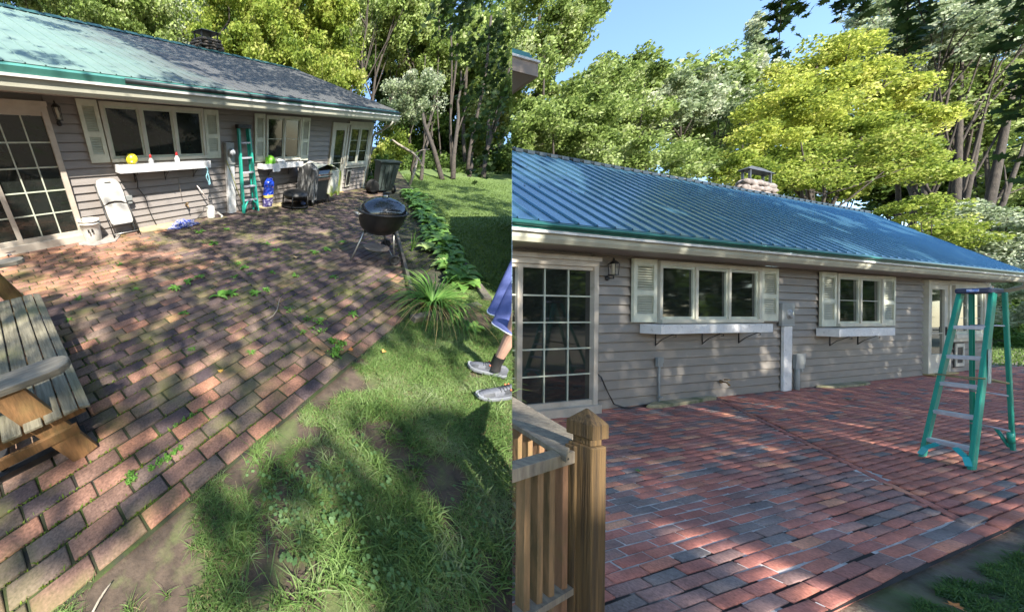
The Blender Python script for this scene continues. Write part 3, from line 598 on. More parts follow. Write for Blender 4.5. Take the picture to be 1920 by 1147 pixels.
# B patio
SB0, SB1 = (.57, -5.36), (2.27, .74); pitch = .127; rows = []; yb = -5.42; i = 0; y = yb
PR0, PR1 = (2.05, -5.42), (10.1, -.85)       # slanting right edge of the paving
def pr_x(y): return PR0[0] + (y - PR0[1]) * (PR1[0] - PR0[0]) / (PR1[1] - PR0[1])
while y < .02:
    y1 = min(y + pitch, .02); ym = (y + y1) / 2; xs = seam_x(ym, SB0, SB1); xr = min(pr_x(ym), 11.5)
    segs = [(-4.2, xs - .055), (xs + .055, xr)] if ym > yb + pitch and xs + .055 < xr else [(-4.2, xr if ym > -5.2 else 1.78)]
    rows.append((y, y1, segs, (i % 2) * .131 + .03 * ((i * 5) % 3 - 1))); y = y1; i += 1
d = np.array(SB1) - SB0; Ls = np.linalg.norm(d); d /= Ls; ang = math.atan2(d[1], d[0]); ex = [(SB0[0] + d[0] * t, SB0[1] + d[1] * t, .125, .044, ang) for t in np.arange(.35, Ls - .7, .262)]
def tint_b(x, y, r):
    n = fnoise(x, y, .45, 3); t = .42 + .28 * r.normal(0, 1, len(x)) * .9 + (n - .5) * .5
    t = np.where(y < -4.9, t + .12, t); t = np.where((y > -2.4) & (x < .8), .82 + .12 * r.normal(0, 1, len(x)), t)  # orange bricks before the door put the sunlight there into their tint
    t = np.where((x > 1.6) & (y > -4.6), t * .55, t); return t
BM_B = brickmat('mossy_patio_brick', [(.06, .042, .045), (.11, .074, .07), (.17, .12, .09), (.23, .125, .09), (.38, .18, .11)], moss=(.125, .125, .035), moss_lo=.50, moss_hi=.74)
bricks('brick_patio', 'B', rows, .262, .013, .014, None, tint_b, BM_B, lambda x, y: .010 * (fnoise(x, y, .8) - .5), extra=ex, seed=4)
bedB = mat('mossy_joint_soil', (.03, .028, .02), (.045, .06, .015), 5, rough=1, bump=.8, c3=(.08, .13, .02), lo=.4, hi=.6)
b = MB(); b.add([(-4.3, yb - .02, -.014), (1.9, yb - .02, -.014), (10.3, -.85, -.014), (11, .1, -.014), (-4.3, .1, -.014)], [(0, 1, 2, 3, 4)])
def sobj(name, mb, m, s, clip=True):
    t = thing(name + '_tmp', 'x', 'x', s); o = mb.build(name, m, t); o.parent = None; o.matrix_world = MSET[s]; bpy.data.objects.remove(t); o['kind'] = 'structure'
    if clip: CLIP.append(o)
    return o
sobj('joint_bed', b, bedB, 'B')
# A patio
SA0, SA1 = (-.33, -2.23), (3.0, .02); pitch = .0555; rows = []; y = -2.34; i = 0
while y < .03:
    y1 = min(y + pitch, .04); ym = (y + y1) / 2; xs = seam_x(ym, SA0, SA1)
    segs = [(-5.5, xs - .07), (xs + .07, 16.5)] if ym > -2.24 else [(-5.5, 16.5)]
    rows.append((y, y1, segs, (i % 2) * .137 + .02 * ((i * 7) % 3 - 1))); y = y1; i += 1
d = np.array(SA1) - SA0; Ls = np.linalg.norm(d); d /= Ls; ang = math.atan2(d[1], d[0]); ex = [(SA0[0] + d[0] * t, SA0[1] + d[1] * t, .10, .026, ang) for t in np.arange(.05, Ls, .212)]
def tint_a(x, y, r):
    u = r.random(len(x)); t = .55 + .2 * r.normal(0, 1, len(x)); t = np.where(u < .09, .08 + .12 * r.random(len(x)), t); t = np.where((u > .09) & (u < .22), .32, t)
    xs = SA0[0] + (y - SA0[1]) * (SA1[0] - SA0[0]) / (SA1[1] - SA0[1]); t = np.where((x > xs) & (u > .1), .66 + .12 * r.normal(0, 1, len(x)), t); return t
def z_a(x, y):
    xs = SA0[0] + (y - SA0[1]) * (SA1[0] - SA0[0]) / (SA1[1] - SA0[1]); dd = x - xs - .05
    return .002 * (fnoise(x, y, 1.2) - .5) + np.where((dd > 0) & (dd < 1.5) & (y < -.7), .012 * (1 - dd / 1.5), 0)
BM_A = brickmat('washed_red_brick', [(.165, .155, .155), (.23, .17, .155), (.37, .14, .11), (.48, .18, .125), (.58, .28, .17)], dark=.25)
bricks('brick_patio', 'A', rows, .274, .013, .008, None, tint_a, BM_A, z_a, depth=.04, bev=.003, extra=ex, seed=9, jz=.5)
bedA = mat('pale_joint_sand', (.02, .017, .015), (.05, .045, .04), 1.6, rough=1, c3=(.55, .52, .50), lo=.42, hi=.60)
b = MB(); b.add([(-5.6, -2.35, -.0085), (16.5, -2.35, -.0085), (16.5, .1, -.0085), (-5.6, .1, -.0085)], [(0, 1, 2, 3)]); sobj('joint_bed', b, bedA, 'A')
gx, gy = np.meshgrid(np.arange(-4.6, 1.2, .05), np.arange(-2.33, -.9, .012)); gx = gx.ravel(); gy = gy.ravel(); ok_ = (fnoise(gx, gy * 3, 1.3, 44) > .42 + .16 * np.clip((gx + 2.2) / 2.2, 0, 1) + .12 * np.clip((gy + 1.6) / .6, 0, 1)); gx = gx[ok_]; gy = gy[ok_]; n_ = len(gx)
V = np.stack([np.stack([gx + dx, gy + dy, np.full(n_, -.0058)], 1) for dx, dy in ((0, 0), (.05, 0), (.05, .012), (0, .012))], 1).reshape(-1, 3)
CLIP.append(np_mesh('pale_joint_sand', V, np.arange(4 * n_).reshape(-1, 4), mat('efflorescent_sand', (.62, .58, .55), (.40, .37, .35), 9, rough=1), s='A', kind='structure'))
# ================================================================== GRASS
def blades(name, s, P, h, wd, m, label=None, lean=.5, seed=0, parent=None, droop=.25, clipside=True, kind='stuff'):
    rng = np.random.default_rng(seed)
    if clipside: P = P[(side(s, P) > 0.012)]
    n = len(P); h = h * (.55 + .8 * rng.random(n)) if np.isscalar(h) else h; a = rng.random(n) * 2 * math.pi; b_ = rng.random(n) * 2 * math.pi; wd = wd * (.7 + .6 * rng.random(n))
    le = lean * rng.random(n) ** .8; dx = np.cos(b_) * le; dy = np.sin(b_) * le; u = np.stack([np.cos(a), np.sin(a), 0 * a], 1) * wd[:, None] / 2
    mid = P + np.stack([dx * h * .45, dy * h * .45, h * .62], 1); tip = P + np.stack([dx * h * 1.4, dy * h * 1.4, h * (1 - droop * le * 2)], 1)
    V = np.stack([P - u, P + u, mid - u * .8, mid + u * .8, tip - u * .12, tip + u * .12], 1).reshape(-1, 3)
    Fq = (np.arange(n)[:, None, None] * 6 + np.array([[0, 1, 3, 2], [2, 3, 5, 4]])[None]).reshape(-1, 4)
    o = np_mesh(name, V, Fq, m, parent=parent, s=s, kind=kind)
    if label: o['label'] = label
    return o
G_B = leafmat('lawn_blades', [(.06, .11, .025), (.11, .19, .045), (.18, .27, .08), (.26, .30, .15)], .3, sc=2)
G_F = leafmat('far_lawn_blades', [(.09, .14, .03), (.13, .20, .045), (.20, .28, .08)], .35, sc=.5)
G_A = leafmat('sparse_grass_blades', [(.03, .07, .015), (.06, .13, .03), (.11, .19, .05)], .3, sc=2)
def dirt_b(P):
    x, y = P[:, 0], P[:, 1]; n = fnoise(x, y, 2.6, 2); keep = n > .40
    for (px, py, r) in ((600, 860, .13), (560, 930, .15), (640, 960, .10), (520, 1000, .10), (330, 980, .16), (260, 1060, .14), (440, 880, .10), (700, 1000, .07), (600, 1110, .12), (200, 1120, .12)):
        c = gnd('B', px, py); d = np.hypot(x - c[0], y - c[1]) + .10 * (vnoise(x, y, 9, 4) - .5); keep &= (d > r) | (n > .62)
    return keep
R1 = np.random.default_rng(21)
P = np.c_[R1.uniform(-2.6, 4, 260000), R1.uniform(-7.6, -5.43, 260000), np.full(260000, -.03)]
P = P[in_frame('B', P, 60)]; P = P[dirt_b(P)]
blades('lawn_grass', 'B', P, .042, .0042, G_B, 'patchy uncut lawn grass with bare soil beside the mossy bricks', lean=1.6, seed=2)
P2 = P[R1.random(len(P)) < .22]; blades('dead_thatch', 'B', P2, .035, .0035, leafmat('thatch', [(.16, .12, .06), (.26, .21, .11), (.22, .22, .10)], .2), 'dry thatch among the near lawn grass', lean=2.5, seed=3, droop=.45)
cl = R1.uniform(0, 1, (70, 2)); cen = np.array([gnd('B', 420 + 540 * a, 640 + 500 * b_) for a, b_ in cl]); cen = cen[cen[:, 1] < -5.5]
P = np.repeat(cen, 60, 0) + np.c_[R1.normal(0, .035, (len(cen) * 60, 2)), np.zeros(len(cen) * 60)]; P[:, 2] = -.03
blades('grass_tufts', 'B', P, .085, .006, G_B, 'longer bluish grass tufts scattered through the near lawn', lean=1.5, seed=5)
nf = 150000; u = R1.random(nf) ** 1.5; v = R1.random(nf) ** 1.2; P = K0 + KD * (-.5 + 16 * u)[:, None] + KN * (.12 + 9 * v)[:, None]; P = np.c_[P, np.full(nf, -.02)]; P = P[in_frame('B', P, 20)]
blades('far_lawn_grass', 'B', P, .045, .012, G_F, 'mown bright green lawn beyond the timber edging', lean=.8, seed=6)
def dirt_a(P):
    n = fnoise(P[:, 0], P[:, 1] * 2, 2.2, 8); return (n > .41) & (P[:, 1] < -2.40 - .10 * vnoise(P[:, 0], P[:, 1], 5))
P = np.c_[R1.uniform(-2.2, 3.5, 220000), R1.uniform(-3.0, -2.36, 220000), np.full(220000, -.035)]; P = P[in_frame('A', P, 60)]; P = P[dirt_a(P)]
blades('sparse_grass', 'A', P, .045, .0045, G_A, 'sparse grass on bare soil at the edge of the washed bricks', lean=1.2, seed=7)
P = np.c_[R1.uniform(12, 40, 60000), R1.uniform(-1.5, 14, 60000), np.full(60000, -.03)]; P = P[in_frame('A', P, 20) & (P[:, 0] > 16.6)]
blades('back_lawn_grass', 'A', P, .08, .025, G_F, 'bright grass strip past the far end of the clean house', lean=.8, seed=8)
# ------------------------------------------------------------------ leaf shapes
def leaf_cloud(P, size, rng, aspect=.62, up=.35, fold=.0, nrm=None):
    n = len(P); N_ = rng.normal(0, 1, (n, 3)); N_[:, 2] = np.abs(N_[:, 2]) * .8 + up * .3
    N_ /= np.linalg.norm(N_, axis=1)[:, None]; a = rng.normal(0, 1, (n, 3)); a -= (a * N_).sum(1)[:, None] * N_; a /= np.linalg.norm(a, axis=1)[:, None]; b_ = np.cross(N_, a)
    L = size * (.6 + .8 * rng.random(n))[:, None]; W_ = L * aspect; bend = N_ * L * .12
    V = np.stack([P - a * L / 2, P - a * L * .05 + b_ * W_ / 2 + bend, P + a * L / 2, P - a * L * .05 - b_ * W_ / 2 + bend], 1).reshape(-1, 3)
    return V, (np.arange(n)[:, None] * 4 + np.arange(4)[None])
def blob_points(n, c, r, rng, shell=.55, clumps=40, cr=.28, flat=.75):
    k = clumps; d = rng.normal(0, 1, (k, 3)); d /= np.linalg.norm(d, axis=1)[:, None]; rad = shell + (1 - shell) * rng.random(k) ** .7; cc = d * rad[:, None]
    w_ = rng.random(k) + .35; idx = rng.choice(k, n, p=w_ / w_.sum()); q = rng.normal(0, 1, (n, 3)); q /= np.linalg.norm(q, axis=1)[:, None]; q *= (rng.random(n) ** .45)[:, None] * cr; q[:, 2] *= flat
    sz = (.6 + .8 * rng.random(k))[idx][:, None]
    return np.asarray(c) + (cc[idx] + q * sz) * np.asarray(r)
LEAF = {
 'green': leafmat('sunny_green_leaves', [(.07, .11, .025), (.17, .24, .05), (.30, .38, .11), (.48, .52, .28)], .45),
 'pale': leafmat('pale_silvery_leaves', [(.11, .16, .07), (.23, .29, .14), (.38, .43, .28), (.58, .60, .46)], .4),
 'yellow': leafmat('yellowing_leaves', [(.12, .17, .03), (.28, .34, .05), (.46, .50, .09), (.62, .60, .18)], .5),
 'lime': leafmat('yellow_green_leaves', [(.09, .14, .02), (.20, .27, .04), (.34, .40, .07), (.48, .48, .15)], .5),
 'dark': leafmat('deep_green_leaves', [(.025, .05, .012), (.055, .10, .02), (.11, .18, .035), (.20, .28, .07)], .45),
 'hedge': leafmat('hedge_leaves', [(.03, .07, .015), (.06, .13, .02), (.10, .19, .03)], .3),
}
def tree(name, label, cat, s, blobs, kind, leaf=.16, dens=1.0, trunk=.13, base=None, group=None, limbs=7, seed=0, forks=1, dead=False, bark='bark', lean=(0, 0)):
    """blobs: (px, py, rx_px, ry_px, depth) ellipsoids placed at their own real distance"""
    rng = np.random.default_rng(seed + 100); C3 = []; pts = []; sizes = []
    for (px, py, rx, ry, dp) in blobs:
        fr_ = .86 if (s == 'A' and py < 160 and px < 1440) else .97; rx, ry = rx * fr_, ry * fr_; c = at_depth(s, px, py, dp); a = rx / F * dp; b_ = ry / F * dp; C3.append((c, a, b_))
        n = int(dens * rx * ry * 1.0 * (2.3 if leaf < .2 else 1.9)); Q = blob_points(n, c, (a, a * .9, b_), rng, clumps=max(16, int(rx * ry / 135)), cr=min(.43, 13 / math.sqrt(rx * ry) + .105), flat=.85, shell=.42)
        pts.append(Q); sizes.append(np.full(n, leaf * dp / 16))
    P = np.concatenate(pts); S_ = np.concatenate(sizes); sd_ = side(s, P); k = sd_ > .0; P = P[k]; S_ = S_[k]
    c0 = C3[0][0]; base = np.array([c0[0] + lean[0], c0[1] + lean[1], 0.]) if base is None else np.array(base, float); base[2] = -.05
    t = thing(name, label, cat, s, base, group=group)
    V = []; rr = np.repeat(S_, 4)
    V, Fq = leaf_cloud(P, 1.0, rng); cen = np.repeat(P, 4, 0); V = cen + (V - cen) * rr[:, None]
    if len(P): np_mesh('crown', V, Fq, LEAF[kind], parent=t, s=s, base=base)
    m = MB(); R_ = random.Random(seed)
    def ok(pl): return (side(s, np.array(pl)) > .12).all()
    for f in range(forks):
        ci = C3[f % len(C3)]; top = ci[0] + np.array([0, 0, ci[2] * .5]); off = np.array([R_.uniform(-.25, .25), R_.uniform(-.2, .2), 0]) * (forks > 1)
        pl = [base + off + (top - base - off) * u + np.array([R_.uniform(-1, 1), R_.uniform(-1, 1), 0]) * .12 * math.sin(math.pi * u) * (1 + .3 * forks) for u in np.linspace(0, 1, 9)]
        if ok(pl): m.tube(pl, [trunk * (1 - .8 * u) for u in np.linspace(0, 1, 9)], 8)
        for j in range(limbs):
            u = .35 + .6 * j / max(limbs - 1, 1); st = pl[int(u * 8)]; cc, ra, rb = C3[R_.randrange(len(C3))]; th = R_.uniform(0, 6.28)
            en = cc + np.array([math.cos(th) * ra * .75, math.sin(th) * ra * .7, R_.uniform(-.2, .6) * rb]); mid = (np.array(st) + en) / 2 + np.array([0, 0, -.05 * np.linalg.norm(en - st)])
            q = [st, mid * .6 + np.array(st) * .4, mid * .5 + en * .5, en]
            if ok(q): m.tube(q, [trunk * .38, trunk * .3, trunk * .18, trunk * .06], 6)
    if m.v: m.build('trunk', M[bark], t)
    return t
# ================================================================== OBJECTS, left plot
W_ARM = wood('weathered_grey_board', (.22, .20, .16), (.13, .115, .09), (.33, .30, .25), st=(3, 26, 26), moss=(.16, .16, .06))
W_SLAT = wood('weathered_seat_slat', (.24, .215, .15), (.13, .115, .075), (.32, .29, .21), st=(34, 2.5, 34), moss=(.17, .17, .07))
W_ORG = wood('orange_stained_board', (.24, .12, .045), (.11, .06, .022), (.32, .18, .07), st=(14, 14, 2), moss=(.14, .13, .04))
S_ = 'B'
t = thing('garden_bench', 'weathered wooden glider bench with grey slats and a rounded armrest at the mossy patio edge', 'bench', S_, (-1.25, -3.80, 0), rz=-math.atan2(.12, 1.86))
def arc_x(u): return -.02 - u, .425 - .03 * math.sin(min(u / .5, 1) * math.pi) - .10 * max(0, (.07 - u) / .07) ** 1.3 * .5
edges = [(0.0, .055), (.062, .075), (.145, .085), (.24, .085), (.335, .085), (.43, .085), (.525, .08)]
for i, (u, wd) in enumerate(edges):
    m = MB(); z = .42 - .012 * math.sin(i / 6 * math.pi) - (.028 if i == 0 else 0); zz = .42 - .012 * math.sin((i + 1) / 6 * math.pi)
    x1 = -u; x0 = -u - wd; m.add([(x, y, zv + dz) for dz in (-.022, 0) for x, y, zv in ((x0, -.93, zz), (x1, -.93, z), (x1, .93, z), (x0, .93, zz))], [(3, 2, 1, 0), (4, 5, 6, 7), (0, 1, 5, 4), (1, 2, 6, 5), (2, 3, 7, 6), (3, 0, 4, 7)])
    m.build('seat_slat', W_SLAT, t, rel=False, bevel=.005)
for ya, yb2 in ((-.78, 'near'), (1.28, 'far')):
    m = MB(); pl = [(-.75, -.065), (-.16, -.075), (-.07, -.07), (-.02, -.04), (-.0, .0), (-.02, .045), (-.07, .07), (-.16, .075), (-.75, .06)]
    m.plate(pl, .045, (0, ya, .625), (1, 0, 0), (0, 1, 0)); m.build('armrest', W_ARM, t, rel=False, bevel=.006)
    m = MB(); m.beam((-.33, ya - .03, .62), (-.12, ya - .13 if ya < 0 else ya - .02, .0), .045, .15, up=(1, 0, .3)); m.build('leg', W_ORG, t, rel=False, bevel=.004)
    m = MB(); y2 = -.86 if ya < 0 else .86; m.box(-.62, -.03, y2 - .02, y2 + .02, .31, .39); m.box(-.62, -.10, y2 - .05, y2 - .025, .20, .27); m.build('seat_rail', W_ORG, t, rel=False, bevel=.003)
m = MB(); m.box(-.60, -.08, -.80, -.70, .0, .05); m.box(-.60, -.08, .75, .85, .0, .05); m.box(-.16, -.10, -.7, .75, .03, .07); m.box(-.55, -.49, -.7, .75, .03, .07)
for y in (-.75, .8):
    for x in (-.14, -.52): m.tube([(x, y, .05), (x - .03, y, .3)], .02, 8)
m.build('glider_base', M['black'], t, rel=False)
m = MB(); m.box(-.7, -.66, -.85, 1.2, .60, .68); 
for k in range(9): m.box(-.70, -.67, -.8 + k * .22, -.66 + k * .22, .42, 1.0)
m.build('backrest', W_SLAT, t, rel=False)
# kettle grill
KX, KY = 3.20, -4.20
t = thing('kettle_grill', 'black kettle charcoal grill on three silver legs beside the hosta bed', 'grill', S_, (KX, KY, 0))
M['enamel'] = mat('black_enamel', (.012, .013, .018), (.02, .02, .024), 8, rough=.16, spec=.7, coat=.5); M['steel'] = mat('dull_aluminium', (.50, .49, .45), (.38, .37, .34), 12, rough=.35, metal=.7)
zr = .81; rr = .365
m = MB(); bowlm = mat('matt_black_bowl', (.012, .012, .014), (.02, .018, .018), 20, rough=.42); m.lathe([(.02, zr - .36), (.12, zr - .355), (.22, zr - .32), (.30, zr - .25), (.345, zr - .15), (rr, zr - .02), (rr, zr)], 40, (KX, KY, 0)); m.build('bowl', bowlm, t)
m = MB(); m.lathe([(rr + .012, zr - .012), (rr + .02, zr), (rr + .012, zr + .014), (rr - .01, zr + .016)], 40, (KX, KY, 0)); m.build('rim', M['black'], t)
m = MB(); m.lathe([(rr, zr + .012), (rr - .008, zr + .05), (rr - .05, zr + .115), (.22, zr + .175), (.12, zr + .205), (.03, zr + .215), (0, zr + .216)], 40, (KX, KY, 0)); lid = m.build('lid', M['enamel'], t)
m = MB(); m.lathe([(.045, zr + .21), (.05, zr + .222), (.02, zr + .228), (0, zr + .228)], 14, (KX + .12, KY + .05, -.012)); m.build('vent', M['steel'], lid)
m = MB(); m.tube([(KX - .03, KY + .03, zr + .21), (KX - .03, KY + .03, zr + .25), (KX + .03, KY - .03, zr + .25), (KX + .03, KY - .03, zr + .21)], .009, 8); m.tube([(KX - .035, KY + .035, zr + .262), (KX + .035, KY - .035, zr + .262)], .014, 8); m.build('lid_handle', M['black'], lid)
hd = np.array([-.703, .711 * .6, 0]); hd /= np.linalg.norm(hd); sdv = np.array([hd[1], -hd[0], 0])
a = np.array([KX, KY, zr - .015]) + hd * rr; m = MB(); m.tube([a - sdv * .05, a + hd * .07 - sdv * .05, a + hd * .085, a + hd * .07 + sdv * .05, a + sdv * .05], .009, 8); m.tube([a + hd * .085 - sdv * .075, a + hd * .085 + sdv * .075], .017, 8); m.build('side_handle', M['steel'], t)
feet = [gnd('B', 657, 489), gnd('B', 737, 496), gnd('B', 722, 466)]
for i, f_ in enumerate(feet):
    d_ = np.array([f_[0] - KX, f_[1] - KY, 0]); d_ /= np.linalg.norm(d_); tp = np.array([KX, KY, zr - .30]) + d_ * .24; m = MB(); e_ = f_ + np.array([0, 0, .06 if i else .0])
    m.tube([tp, e_], .0135, 8); lg = m.build('leg', M['steel'], t)
    m = MB(); m.tube([tp + (tp - e_) * .06, tp - (tp - e_) * .05], .02, 8); m.build('leg_socket', M['black'], lg)
wa = feet[1] - feet[2]; wa /= np.linalg.norm(wa)
for i in (1, 2):
    c = feet[i] + np.array([0, 0, .085]) + wa * (.03 if i == 1 else -.03); m = MB(); pts_ = []
    n = 20; prof = [(.02, -.02), (.06, -.015), (.068, -.024), (.085, -.02), (.085, .02), (.068, .024), (.06, .015), (.02, .02)]
    u_ = np.array([0, 0, 1.0]); v_ = np.cross(wa, u_); vs = [c + (u_ * math.cos(2 * math.pi * k / n) + v_ * math.sin(2 * math.pi * k / n)) * r + wa * h for r, h in prof for k in range(n)]
    m.add(vs, [(q * n + k, q * n + (k + 1) % n, (q + 1) * n + (k + 1) % n, (q + 1) * n + k) for q in range(len(prof) - 1) for k in range(n)], 0, True); m.add(vs[:n], [tuple(range(n))]); m.add(vs[-n:], [tuple(range(n))]); m.build('wheel', mat('wheel_plastic', (.02, .02, .02), (.05, .05, .05), 30, rough=.6), t)
m = MB(); m.tube([feet[1] + (0, 0, .085), feet[2] + (0, 0, .085)], .007, 6); m.build('axle', M['steel'], t)
m = MB(); pc = np.array([KX + .0, KY - .02, .20]); m.lathe([(0, 0), (.14, .004), (.20, .018), (.215, .03), (.205, .026), (.0, .012)], 28, tuple(pc)); m.build('ash_pan', mat('rusty_ash_pan', (.16, .12, .09), (.28, .22, .17), 8, rough=.7, bump=.3), t)
# folding chair leaning on the wall
M['plastic'] = mat('grey_beige_plastic', (.48, .46, .42), (.38, .36, .33), 5, rough=.5, bump=.15, bsc=120); M['plastic_w'] = mat('dirty_white_plastic', (.62, .60, .55), (.42, .40, .34), 5, rough=.5)
t = thing('folding_chair', 'folded beige plastic folding chair leaning against the sunlit siding', 'chair', S_, (.62, -.30, 0))
lp = lambda u, v, o=0: (.64 + u - .06 * v, -.30 + .23 * v - o * .97, v * .97 + .0 - o * .2)
def lplate(m, poly, o, th):
    n = len(poly); a_ = [lp(p[0], p[1], o) for p in poly]; c_ = [lp(p[0], p[1], o + th) for p in poly]
    m.add(a_ + c_, [tuple(range(n)), tuple(range(n, 2 * n))[::-1]] + [(i, (i + 1) % n, n + (i + 1) % n, n + i) for i in range(n)])
m = MB(); bk = [(-.20, .62), (-.12, .665), (0, .68), (.12, .665), (.20, .62), (.215, .80), (.205, .95), (.16, 1.03), (.08, 1.055), (-.08, 1.055), (-.16, 1.03), (-.205, .95), (-.215, .80)]; lplate(m, bk, .03, .03); bo = m.build('backrest', M['plastic'], t)
m = MB(); lplate(m, [(-.055, .985), (.055, .985), (.05, 1.005), (-.05, 1.005)], .061, .001); m.build('handle_slot', M['black'], bo)
m = MB(); lplate(m, [(-.20, .60), (-.10, .625), (0, .635), (.10, .625), (.20, .60), (.21, .45), (.20, .30), (.17, .27), (-.17, .27), (-.20, .30), (-.21, .45)], .04, .03); m.build('seat', M['plastic'], t)
for sx in (-1, 1):
    m = MB(); m.tube([lp(sx * .225, 0, .0), lp(sx * .225, .5, .01), lp(sx * .215, .98, .02)], .012, 8); m.build('leg', M['black'], t)
    m = MB(); m.tube([lp(sx * .245, .02, .06), lp(sx * .225, .62, .05)], .011, 8); m.build('leg', M['black'], t)
m = MB(); m.tube([lp(-.225, .07, .01), lp(.225, .07, .01)], .008, 8); m.tube([lp(-.245, .10, .06), lp(.245, .10, .06)], .008, 8); m.build('crossbar', M['steel'], t)
# bucket
t = thing('bucket', 'dirty white plastic bucket on a grey slab at the sliding door corner', 'bucket', S_, (.08, -.20, 0))
m = MB(); m.lathe([(.135, .02), (.14, .03), (.155, .2), (.163, .32), (.175, .325), (.176, .34), (.165, .345), (.168, .37), (.18, .375), (.18, .39), (.165, .39), (.15, .2), (.13, .04), (0, .035)], 28, (.08, -.20, 0)); m.build('pail', M['plastic_w'], t)
m = MB(); m.tube([(.08 + .18 * math.cos(a), -.20 - .02 - .17 * math.sin(a) * .4, .34 - .16 * math.sin(a)) for a in np.linspace(0, math.pi, 12)], .005, 6); m.build('bail', M['steel'], t)
m = MB(); m.box(-.02, .01, -.377, -.372, .2, .26); m.box(.04, .07, -.377, -.372, .2, .26); m.build('printed_mark', M['black'], t)
def slab(name, label, s, poly, z, m_):
    c = np.mean(np.array(poly), 0); t = thing(name, label, 'stone', s, (c[0], c[1], 0)); b = MB(); rr_ = random.Random(len(label)); n = len(poly); top = [(p[0] * .97 + c[0] * .03, p[1] * .97 + c[1] * .03, z + rr_.uniform(-.004, .004)) for p in poly]; bot = [(p[0], p[1], .002) for p in poly]; mid = [(p[0], p[1], z * .6) for p in poly]
    b.add(bot + mid + top, [(i, (i + 1) % n, n + (i + 1) % n, n + i) for i in range(n)] + [(n + i, n + (i + 1) % n, 2 * n + (i + 1) % n, 2 * n + i) for i in range(n)] + [tuple(range(2 * n, 3 * n))]); b.build('slab', m_, t)
M['slab_grey'] = mat('grey_slab', (.22, .19, .17), (.3, .27, .24), 9, rough=.9, bump=.5)
slab('stone_slab', 'flat grey stone slab under the white bucket', S_, [(-.15, -.05), (.4, -.03), (.55, -.22), (.36, -.50), (.0, -.52), (-.2, -.3)], .022, M['slab_grey'])
slab('stone_slab', 'long tan stone slab against the mossy patio wall beside the folded chair', S_, [(.92, -.04), (1.9, -.04), (2.1, -.12), (2.0, -.30), (1.5, -.37), (.95, -.30)], .04, mat('tan_slab', (.42, .34, .20), (.30, .25, .14), 7, rough=.9, bump=.5))
slab('stone_slab', 'tan stone slab under the leaning blue sack', S_, [(4.3, -.04), (5.2, -.04), (5.3, -.2), (4.9, -.36), (4.35, -.3)], .035, mat('tan_slab_small', (.38, .32, .18), (.28, .24, .13), 7, rough=.9, bump=.5))
def lump(m, c, r, seed, n1=22, n2=14, mi=0, amp=.25, f=3):
    rg = np.random.default_rng(seed); ph = rg.random((6, 3)) * 6; vs = []
    for q in range(n2 + 1):
        a = math.pi * q / n2
        for e in range(n1):
            b_ = 2 * math.pi * e / n1; d = np.array([math.sin(a) * math.cos(b_), math.sin(a) * math.sin(b_), math.cos(a)]); k = 1 + amp * sum(math.sin(f * (j + 1) * .6 * (d @ np.array([math.cos(ph[j][0]), math.sin(ph[j][1]), math.cos(ph[j][2])])) + ph[j][0]) for j in range(6)) / 3
            p = d * k * np.array(r); vs.append((c[0] + p[0], c[1] + p[1], max(c[2] + p[2], .003)))
    m.add(vs, [(q * n1 + e, q * n1 + (e + 1) % n1, (q + 1) * n1 + (e + 1) % n1, (q + 1) * n1 + e) for q in range(n2) for e in range(n1)], mi, True)
bluecloth = mat('blue_patterned_cloth', (.02, .05, .35), (.45, .45, .55), 22, rough=.6, c3=(.05, .03, .12), lo=.46, hi=.54)
t = thing('cloth_bundle', 'crumpled blue and white patterned bag lying on the bricks by the wall', 'bag', S_, (1.85, -.40, 0)); m = MB(); lump(m, (1.80, -.40, .03), (.30, .13, .10), 4, f=6, amp=.3); m.build('bundle', bluecloth, t)
t = thing('debris_pile', 'dark heap of leaves and rags before the sliding door, by the far armrest', 'pile', S_, gnd('B', 15, 476)); c = gnd('B', 12, 476); m = MB(); lump(m, (c[0], c[1], .02), (.22, .12, .06), 8, f=8, amp=.4); m.build('heap', mat('dark_rags', (.02, .02, .03), (.3, .3, .36), 16, rough=.7, lo=.55, hi=.62), t)
# things on the first window box
zt = 1.235
t = thing('ball', 'yellow ball with blue and white blotches on the long window box', 'ball', S_, (1.10, -.16, zt)); m = MB(); m.lathe([(.105 * math.sin(a), -.105 * math.cos(a)) for a in np.linspace(0, math.pi, 15)], 26, (1.09, -.16, zt + .075))
ym = mat('yellow_ball', (.80, .66, .02), (.75, .62, .03), 4, rough=.35); overlay(ym, (.10, .12, .35), 9, .60, .63); overlay(ym, (.75, .75, .78), 11, .62, .64, off=5); m.build('skin', ym, t)
RED = mat('red_cap', (.6, .03, .03), (.5, .02, .02), 5, rough=.4); BOT = mat('white_bottle', (.75, .73, .72), (.6, .6, .62), 20, rough=.4)
for x, lb, sc2 in ((1.43, 'squat white bottle with red cap on the window box, next to the yellow ball', .8), (1.98, 'taller white bottle with red cap near the middle of the window box', 1.0)):
    t = thing('bottle', lb, 'bottle', S_, (x, -.20, zt - .05)); m = MB(); m.lathe([(.045, -.05), (.048, .0), (.048, .07 * sc2), (.02, .11 * sc2), (.018, .13 * sc2)], 16, (x, -.20, zt)); m.build('bottle_body', BOT, t)
    m = MB(); m.lathe([(.022, .12 * sc2), (.024, .13 * sc2), (.022, .17 * sc2), (.012, .19 * sc2), (0, .19 * sc2)], 12, (x, -.20, zt)); m.build('cap', RED, t)
def hang(name, label, cat, pts, r, m_, part, s=S_): t = thing(name, label, cat, s, pts[0]); m = MB(); m.tube(pts, r, 6); m.build(part, m_, t); return t
